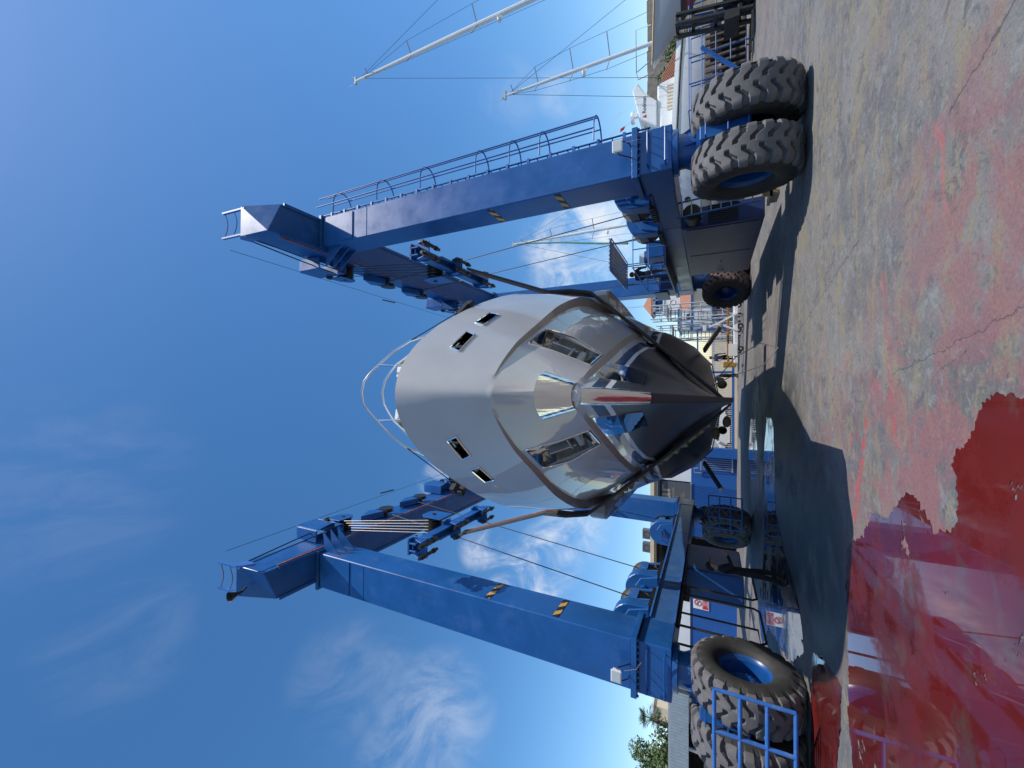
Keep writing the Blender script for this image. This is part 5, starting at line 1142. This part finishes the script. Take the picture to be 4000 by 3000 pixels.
m = MB(); m.ext([(12.2, 3.75), (12.9, 4.3), (15.4, 4.32), (15.2, 3.75)], 'xz', 24.68, 24.697); m.build('cabin_window', M['glass'], cb)
m = MB()
for i in range(8): m.box(16.2+i*.2, 16.3+i*.2, 24.66, 24.70, 3.5, 3.95)
m.build('vent_grille', M['cream'], cb)
m = MB(); m.ext([(15.4, 4.5), (16.2, 5.5), (17.9, 5.9), (18.3, 5.6), (17.6, 5.2), (16.9, 4.5)], 'xz', 24.6, 24.85); m.ext([(15.4, 4.5), (16.2, 5.5), (17.9, 5.9), (18.3, 5.6), (17.6, 5.2), (16.9, 4.5)], 'xz', 27.15, 27.4); m.box(16.6, 18.0, 24.85, 27.15, 5.5, 5.65); ar = m.build('radar_arch', M['white'], mb, bevel=.05, seg=2)
text('Rodman', .30, 16.35, 24.59, 5.12, M['signgrey'], mb, name='boat_lettering')
m = MB(); m.ext([(16.05, 5.1), (16.25, 5.1), (16.15, 5.32)], 'xz', 24.585, 24.598); m.build('boat_emblem', M['signred'], mb)
m = MB(); m.lathe([(5.9, 0), (5.9, .32), (6.0, .38), (6.12, .34), (6.18, 0)], (16.9, 25.6, 0), 'z', 20); m.tube((16.9, 25.6, 5.6), (16.9, 25.6, 5.92), .06, 6); m.build('radar_dome', M['white'], ar, True)
m = MB(); m.tube((17.3, 26.2, 5.6), (16.0, 26.2, 9.2), .012, 5); m.tube((17.6, 25.2, 5.6), (16.9, 25.2, 7.4), .01, 5); m.build('aerial', M['whitepaint'], ar)
m = MB(); m.add([(16.95, 26.2, 6.6), (16.75, 26.25, 6.7), (16.6, 26.2, 6.95), (16.85, 26.2, 6.9)], [(0,1,2,3)]); o = m.build('flag', M['signred'], ar); so = o.modifiers.new('solid', 'SOLIDIFY'); so.thickness = .01
m = MB()
for x in (11.8, 13.2, 14.6): m.tube((x, 24.2, 3.5), (x, 24.2, 4.25), .02, 5)
m.path([(10.2, 25.0, 4.25), (11.8, 24.2, 4.25), (16, 24.1, 4.2)], .02, 6); m.build('deck_rail', M['inox'], mb)
m = MB(); 
for x in (11, 14.5, 18):
    for y in (24.9, 27.1): m.bar((x, y, 0), (x, 26+(y-26)*.6, 1.75), .09, .09)
    m.box(x-.2, x+.2, 25.6, 26.4, 0, 1.3)
m.build('prop_stand', M['facadeblue'], mb)
def sailboat(name, lab, x0, y, L_, zdeck, masts, hullm, bands):
    t = thing(name, lab, 'sailing yacht', (x0, y, 0)); vs = []; fs = []; n = 14
    for i in range(n+1):
        u = i/n; x = x0+L_*u; b = 2.3*math.sin(min(1, .06+u*1.15)*math.pi*.5)*(1-.35*max(0, u-.7)/.3); zs = zdeck-.35*math.sin(u*math.pi)
        ovh = max(0, 1-u/.28); zb = 1.0+(zdeck-1.3)*ovh**1.5
        row = [(x, y-b, zs), (x+.2, y-b*.96, zb+(zs-zb)*.62), (x+.3, y-b*.72, zb+(zs-zb)*.27), (x+.35, y, zb), (x+.3, y+b*.72, zb+(zs-zb)*.27), (x+.2, y+b*.96, zb+(zs-zb)*.62), (x, y+b, zs)]; vs += row
    for i in range(n):
        for j in range(6): fs.append((i*7+j, i*7+j+1, i*7+8+j, i*7+7+j))
        fs.append((i*7, i*7+7, i*7+13, i*7+6))
    fs += [tuple(range(7)), tuple(n*7+6-j for j in range(7))]
    m = MB(); m.add(vs, fs); m.build('hull', hullm, t, True, angle=45)
    m = MB(); m.path([(x0+L_*i/n, y-2.3*math.sin(min(1, .06+i/n*1.15)*math.pi*.5)*(1-.35*max(0, i/n-.7)/.3), zdeck-.35*math.sin(i/n*math.pi)+.03) for i in range(n+1)], .05, 5); m.build('toe_rail', M['wood'], t)
    m = MB(); m.ext([(x0+L_*.35, .55), (x0+L_*.62, .55), (x0+L_*.58, 1.4), (x0+L_*.36, 1.4)], 'xz', y-.25, y+.25); m.build('keel', M['red'], t)
    m = MB(); m.box(x0+L_*.35, x0+L_*.62, y-.4, y+.4, 0, .56)
    for q in (.25, .75):
        for s in (-1.9, 1.9): m.bar((x0+L_*q, y+s*1.1, 0), (x0+L_*q, y+s*.72, 2.0), .1, .1)
    m.build('cradle', M['facadeblue'], t)
    m = MB(); m.path([(x0+.1, y-.5, zdeck), (x0-.2, y-.3, zdeck+.9), (x0-.2, y+.3, zdeck+.9), (x0+.1, y+.5, zdeck)], .03, 6); m.path([(x0-.2, y-.3, zdeck+.9), (x0+1.6, y-1.1, zdeck+.8), (x0+1.6, y-1.1, zdeck)], .025, 6); m.build('pulpit', M['inox'], t)
    for mx_, h, r in masts:
        m = MB(); m.path([(mx_, y, zdeck-.2), (mx_, y, zdeck+h*.6), (mx_, y, zdeck+h)], [r, r, r*.62], 10); ms = m.build('mast', M['whitepaint'], t, True)
        for q, w in ((.26, .95), (.5, .85), (.75, .65), (.94, .3)): m = MB(); m.path([(mx_+w*1.2, y-.2-w*.5, zdeck+h*q+.05), (mx_, y, zdeck+h*q), (mx_-w*1.2, y-.2-w*.5, zdeck+h*q+.05)], r*.28, 5); m.build('spreader', M['galv'], ms)
        m = MB()
        for s in (-1, 1):
            w = [(mx_+s*1.15, y-.9, zdeck)]+[(mx_+s*k*1.2, y-.2-k*.5, zdeck+h*q) for q, k in ((.26, .95), (.5, .85), (.75, .65))]+[(mx_, y, zdeck+h*.98)]
            m.path(w, .012, 4)
        m.path([(mx_, y, zdeck+h*.97), (mx_-h*.33, y, zdeck)], .014, 4); m.path([(mx_, y, zdeck+h*.99), (mx_+h*.4, y, zdeck)], .014, 4); m.build('rigging', M['ropedark'], ms)
        m = MB(); m.box(mx_-.25, mx_+.35, y-.08, y+.08, zdeck+h, zdeck+h+.12); m.tube((mx_-.15, y, zdeck+h), (mx_-.2, y, zdeck+h+.9), .014, 5); m.tube((mx_+.2, y, zdeck+h), (mx_+.55, y, zdeck+h+.5), .012, 5); m.lathe([(0, .0), (0, .07), (.15, .07), (.2, 0)], (mx_-.1, y, zdeck+h+.12), 'z', 8); m.build('masthead', M['galv'], ms)
        m = MB(); m.lathe([(0, 0), (0, .16), (.06, .2), (.14, .17), (.18, 0)], (mx_-.45, y-.1, zdeck+h*.42), 'z', 14); m.tube((mx_, y, zdeck+h*.41), (mx_-.45, y-.1, zdeck+h*.42), .03, 5); m.build('radar_dome', M['white'], ms, True)
    return t
def bandmat():
    m = bpy.data.materials.new('banded_hull'); m.use_nodes = True; nt = m.node_tree; L = nt.links.new; p = nt.nodes['Principled BSDF']; p.inputs['Roughness'].default_value = .35; p.inputs['Coat Weight'].default_value = .4
    tc = N(nt, 'ShaderNodeTexCoord'); s = N(nt, 'ShaderNodeSeparateXYZ'); L(tc.outputs['Object'], s.inputs[0]); mr = N(nt, 'ShaderNodeMapRange', inp={1: 0, 2: 5}); L(s.outputs['Z'], mr.inputs[0])
    r = N(nt, 'ShaderNodeValToRGB'); c = r.color_ramp; c.interpolation = 'CONSTANT'; L(mr.outputs[0], r.inputs[0])
    c.elements[0].position = 0; c.elements[0].color = (.35, .015, .02, 1); c.elements[1].position = .57; c.elements[1].color = (.008, .012, .03, 1); e = c.elements.new(.63); e.color = (.42, .43, .45, 1); L(r.outputs[0], p.inputs['Base Color']); return m
sailboat('sailing_yacht', 'grey two-masted sailing yacht ashore with red bottom and navy stripe', 18.6, 24.2, 21, 4.65, [(20.05, 9.6, .11), (25.9, 23.9, .17)], bandmat(), 0)
sailboat('sailing_yacht', 'distant white sailing yacht whose single mast rises beside the rear right column', 11.5, 40, 13, 3.2, [(16.05, 18.2, .15)], M['white'], 0)
# green furled line from the far mast
gr = MB(); gr.path([(16.0, 39.9, 21.0), (14.6, 37, 17.5), (13.0, 33.8, 13.6), (11.0, 30, 9.3), (9.6, 27, 6.6)], .07, 7); tag(gr.build('furled_headsail', M['greenrope'], None, smooth=True), 'green sleeved headsail stay slanting down from the single far mast', 'headsail')
# blue cradle frame and stacked gear
cr = thing('gear_cage', 'blue tubular cage holding planks and gear between the forklift and right wheels', 'cage', (15.6, 21.5, 0))
m = MB(); X0, X1, Y0, Y1, Z1 = 13.2, 18.2, 20.6, 22.6, 2.6
for z in (.25, .85, 1.45, 2.05, Z1):
    m.tube((X0, Y0, z), (X1, Y0, z), .03, 6); m.tube((X0, Y0, z), (X0, Y1, z), .03, 6)
for x in (X0, X0+1.25, X0+2.5, X0+3.75, X1): m.tube((x, Y0, 0), (x, Y0, Z1), .03, 6); m.tube((x, Y1, 0), (x, Y1, Z1), .03, 6)
m.tube((X0, Y1, Z1), (X1, Y1, Z1), .03, 6); m.build('frame', M['facadeblue'], cr, True)
m = MB()
for i in range(9): m.box(14.6+i*.33, 14.7+i*.33, 21.3, 21.42, .2, 1.9)
m.build('slats', M['greyslat'], cr)
m = MB(); m.bar((15.9, 20.45, 2.05), (14.2, 20.45, .42), .16, .12); m.build('beam', M['facadeblue'], cr); m = MB(); m.bar((14.3, 20.44, .51), (14.1, 20.44, .32), .165, .13); m.build('beam_end', M['signred'], cr)
m = MB(); m.box(13.3, 14.0, 21.2, 22.2, .3, 1.6); m.ext([(13.4, 1.6), (14.3, 1.6), (13.9, 2.2)], 'xz', 21.2, 22.2); m.build('tarpaulin', M['white'], cr); m = MB(); m.box(12.75, 13.15, 21.5, 22.3, .3, 2.3); m.build('box', M['cyan'], cr)
m = MB(); m.box(15.0, 17.6, 21.6, 22.3, .2, 1.2); m.box(16.2, 17.9, 21.5, 22.1, 1.2, 1.7); m.build('gear', M['dark'], cr)
fk = thing('forklift', 'dark forklift with a raised mast at the far right edge of the yard', 'forklift', (17.0, 19.4, 0))
m = MB()
for y in (19.0, 19.7):
    for x in (15.75, 16.15): m.bar((x, y, .1), (x+.45, y, 3.05), .17, .12)
for z in (.5, 1.4, 2.3, 2.95): m.box(15.8+z*.15, 16.2+z*.15, 19.0, 19.7, z, z+.14)
m.build('mast', M['steel'], fk, bevel=.01)
m = MB(); m.box(15.45, 15.8, 18.8, 19.9, .6, 1.15); m.box(14.4, 15.6, 18.95, 19.1, .1, .17); m.box(14.4, 15.6, 19.6, 19.75, .1, .17); m.build('carriage', M['steel'], fk)
m = MB(); m.box(16.55, 18.95, 18.7, 20.0, .35, 1.2); m.box(18.05, 19.05, 18.7, 20.0, 1.2, 1.6); m.build('body', M['navy'], fk, bevel=.05)
m = MB(); m.path([(16.85, 18.8, 1.2), (17.05, 18.8, 2.4), (18.45, 18.8, 2.45), (18.75, 18.8, 1.5)], .05, 6); m.path([(16.85, 19.9, 1.2), (17.05, 19.9, 2.4), (18.45, 19.9, 2.45), (18.75, 19.9, 1.5)], .05, 6); m.box(17, 18.5, 18.8, 19.9, 2.42, 2.48); m.build('overhead_guard', M['facadeblue'], fk)
for x, r in ((16.95, .42), (18.55, .34)):
    for y in (18.68, 20.02): m = MB(); m.lathe([(-.13, .15), (-.13, r-.03), (-.1, r), (.1, r), (.13, r-.03), (.13, .15)], (x, y, r), 'y', 24); m.build('wheel', M['black'], fk, True)
m = MB(); m.box(17.65, 18.05, 19.1, 19.6, 1.2, 1.35); m.box(18, 18.1, 19.1, 19.6, 1.35, 1.85); m.build('seat', M['black'], fk)
th_ = thing('tiled_house', 'house with a clay tile roof behind the cabin cruiser', 'house', (28, 46, 0))
m = MB(); m.box(28.3, 34.5, 44, 50, 0, 4.6); m.build('wall', M['concrete'], th_); m = MB(); m.ext([(43.4, 4.6), (50.6, 4.6), (47, 6.5)], 'yz', 28.0, 34.8)
m.build('roof', M['roof'], th_); m = MB()
for i in range(20): m.path([(28.1+i*.34, 43.35, 4.64), (28.1+i*.34, 46.9, 6.54)], .08, 5)
m.build('tile_ridges', M['roof'], th_); m = MB(); m.box(29, 33, 43.95, 44, 2.8, 4.2); m.build('window', M['glass'], th_); m = MB(); m.box(33.4, 34.2, 43.95, 44, 3.2, 4.3); m.build('window', M['glass'], th_); m = MB(); m.box(28.6, 33.5, 43.5, 43.95, 4.35, 4.5); m.build('awning', M['cream'], th_)
# hill and fort wall
bm = bmesh.new(); bmesh.ops.create_grid(bm, x_segments=60, y_segments=30, size=1)
for v in bm.verts:
    x = 95+v.co.x*75; y = 125+v.co.y*45; e_ = max(0, 1-((x-105)/72)**2)*max(0, 1-((y-130)/46)**2); v.co = Vector((x, y, -.5+18*e_**.6+2.2*noise.noise(Vector((x*.08, y*.08, 0)))*e_))
me = bpy.data.meshes.new('hills'); bm.to_mesh(me); bm.free(); me.materials.append(M['hillrock']); me.polygons.foreach_set('use_smooth', [True]*len(me.polygons)); o = bpy.data.objects.new('hills', me); C.objects.link(o); tag(o, kind='structure')
ft = MB(); ft.box(52, 150, 100, 104, 6, 15.2)
for i in range(40): x = 52+i*2.45; ft.box(x, x+2.44, 100.02, 103.9, 15.2, 15.25+.35*random.random())
tag(ft.build('fort_wall', M['fort'], None), 'long dark stone fort wall along the hill crest at the far right', 'wall')
# ------------------------------------------------------------------ trees
def leaves(cl, n, size, m=None):
    m = m or MB()
    for _ in range(n):
        c_, r = random.choice(cl); c_ = Vector(c_)
        d = Vector((random.gauss(0,1), random.gauss(0,1), random.gauss(0,1))).normalized(); rr = r*(.45+.6*random.random()**.6); p = c_+d*rr*Vector((1,1,.8)).length/1.6
        a = Vector((random.gauss(0,1), random.gauss(0,1), random.gauss(0,1))).normalized(); b = a.cross(d).normalized(); s = size*(.6+.8*random.random())
        m.add([p-a*s, p+b*s*.5, p+a*s, p-b*s*.5], [(0,1,2,3)])
    return m
def tree(x, y, h, w, lab, n=1500, grp='trees beyond the shed'):
    t = thing('tree', lab, 'tree', (x, y, 0), 0, grp)
    m = MB(); m.path([(x, y, 0), (x+.1, y, h*.35), (x-.1, y+.1, h*.6)], [.22, .16, .08], 8)
    cl = []
    for i in range(16):
        a = random.random()*6.28; q = random.random(); rr = w*(.25+.75*random.random())*(1-.5*q); p = (x+rr*math.cos(a), y+rr*math.sin(a), h*(.38+.55*q)); cl.append((p, w*(.28+.22*random.random())))
        if i % 2 == 0: m.path([(x, y, h*(.25+.25*q)), ((x+p[0])/2, (y+p[1])/2, (h*.4+p[2])/2), p], [.08, .05, .02], 5)
    m.build('trunk', M['bark'], t, True); leaves(cl, n, .17).build('crown', M['leaf'], t)
tree(-39.8, 47, 7.6, 3.2, 'bushy green tree beyond the corrugated shed, tapering toward the palm', 4200)
tree(-42.8, 48, 9.9, 4.0, 'tall bushy green tree beyond the corrugated shed, between the palm and the corner tree', 5200)
tree(-46.5, 49, 11.0, 4.2, 'broad green tree beyond the corrugated shed at the photo corner', 5000)
tree(-40.0, 44.5, 6.2, 2.9, 'low green tree close behind the corrugated shed', 3400)
for i, (x, y, h, w, lb) in enumerate(((40, 58, 7.4, 2.6, 'dark green bush below the fort wall, beside the tiled roof'), (44.5, 60, 8.6, 3.0, 'dark green bush below the fort wall, behind the grey bow'), (49, 62, 8.2, 3.0, 'dark green bush below the fort wall, near the right edge'))): tree(x, y, h, w, lb, 1500, 'bushes below the fort wall')
pt_ = thing('palm_tree', 'small fan palm rising beside the bushy trees on the left', 'palm', (-37.4, 48, 0))
m = MB(); m.path([(-37.4, 48, 0), (-37.3, 48, 4), (-37.35, 48, 7.6)], [.26, .2, .17], 8); m.build('trunk', M['bark'], pt_, True)
m = MB()
for i in range(46):
    a = random.random()*6.28; e_ = random.uniform(-.7, 1.2); d = Vector((math.cos(a)*math.cos(e_), math.sin(a)*math.cos(e_), math.sin(e_))); c_ = Vector((-37.35, 48, 7.7))+d*.9; s = d.cross(Vector((0,0,1))).normalized()
    m.path([(-37.35, 48, 7.6), c_], .02, 4)
    for k in range(7): w = (k-3)*.22; e2 = (d*math.cos(w)+s*math.sin(w)); m.add([c_, c_+e2*.45+s*.04, c_+e2*.85-Vector((0,0,.12)), c_+e2*.45-s*.04], [(0,1,2,3)])
m.build('fronds', M['palm'], pt_)
sh = thing('corrugated_shed', 'low shed with a grey corrugated fascia on the far left', 'shed', (-25, 30.5, 0))
m = MB(); x = -34.0
while x < -20.9: m.box(x, x+.11, 29.9, 29.95, 3.02, 4.2); m.box(x+.11, x+.22, 29.87, 29.92, 3.02, 4.2); x += .22
m.build('fascia', M['corr'], sh); m = MB(); m.box(-34, -20.9, 29.95, 36, 4.15, 4.32); m.build('roof', M['galv'], sh)
m = MB(); m.box(-34, -21, 34, 34.2, 0, 4.1); m.build('back_wall', M['dark'], sh)
for x in (-21.2, -24.5, -28, -31.5): m = MB(); m.box(x-.08, x+.08, 30, 30.16, 0, 4.1); m.build('post', M['galv'], sh)
m = MB(); m.box(-33, -22, 31, 32, 0, 2.1); m.build('counter', M['concrete'], sh)
hb = thing('flat_block', 'pale flat roofed building just showing behind the palm', 'building', (-41, 62, 0)); m = MB(); m.box(-47.0, -44.6, 60, 66, 0, 8.9); m.build('wall', M['cream'], hb); m = MB(); m.box(-47.2, -44.4, 59.8, 66.2, 8.9, 9.1); m.build('roof', M['facadewhite'], hb)

# ------------------------------------------------------------------ the yard behind the photographer, mirrored in the yacht's sides
for x, y, rz, lab in ((6, -20, .5, 'white cabin cruiser ashore behind the photographer, mirrored in the right bow flare'), (-26, -24, -.3, 'white cabin cruiser ashore behind the photographer, mirrored in the left bow flare')):
    c_ = dup(mb); c_['label'] = lab; c_.rotation_euler.z = rz; c_.location = (x, y, 0)
wh = thing('warehouse', 'long cream warehouse behind the photographer, mirrored low in the polished stem', 'warehouse', (0, -45, 0))
m = MB(); m.box(-50, 45, -55, -45, 0, 6.5); m.build('wall', M['cream'], wh); m = MB(); m.ext([(-56, 6.5), (-44, 6.5), (-50, 8.6)], 'yz', -51, 46); m.build('roof', M['roof'], wh)
for i in range(5):
    m = MB(); x = -40+i*18; m.box(x, x+4, -45.0, -44.96, 0, 4); m.build('door', M['facadeblue'], wh)
for i, (x, y, h, w) in enumerate(((-20, -34, 9, 3.6), (-5, -36, 8, 3.2), (17, -33, 10, 3.8), (27, -30, 8.5, 3.3))):
    tree(x, y, h, w, 'leafy tree before the cream warehouse, mirrored in the hull, %s' % ('left of the cruiser', 'beside the middle door', 'broadest of the four', 'nearest the street end')[i], 1500, 'trees before the warehouse')
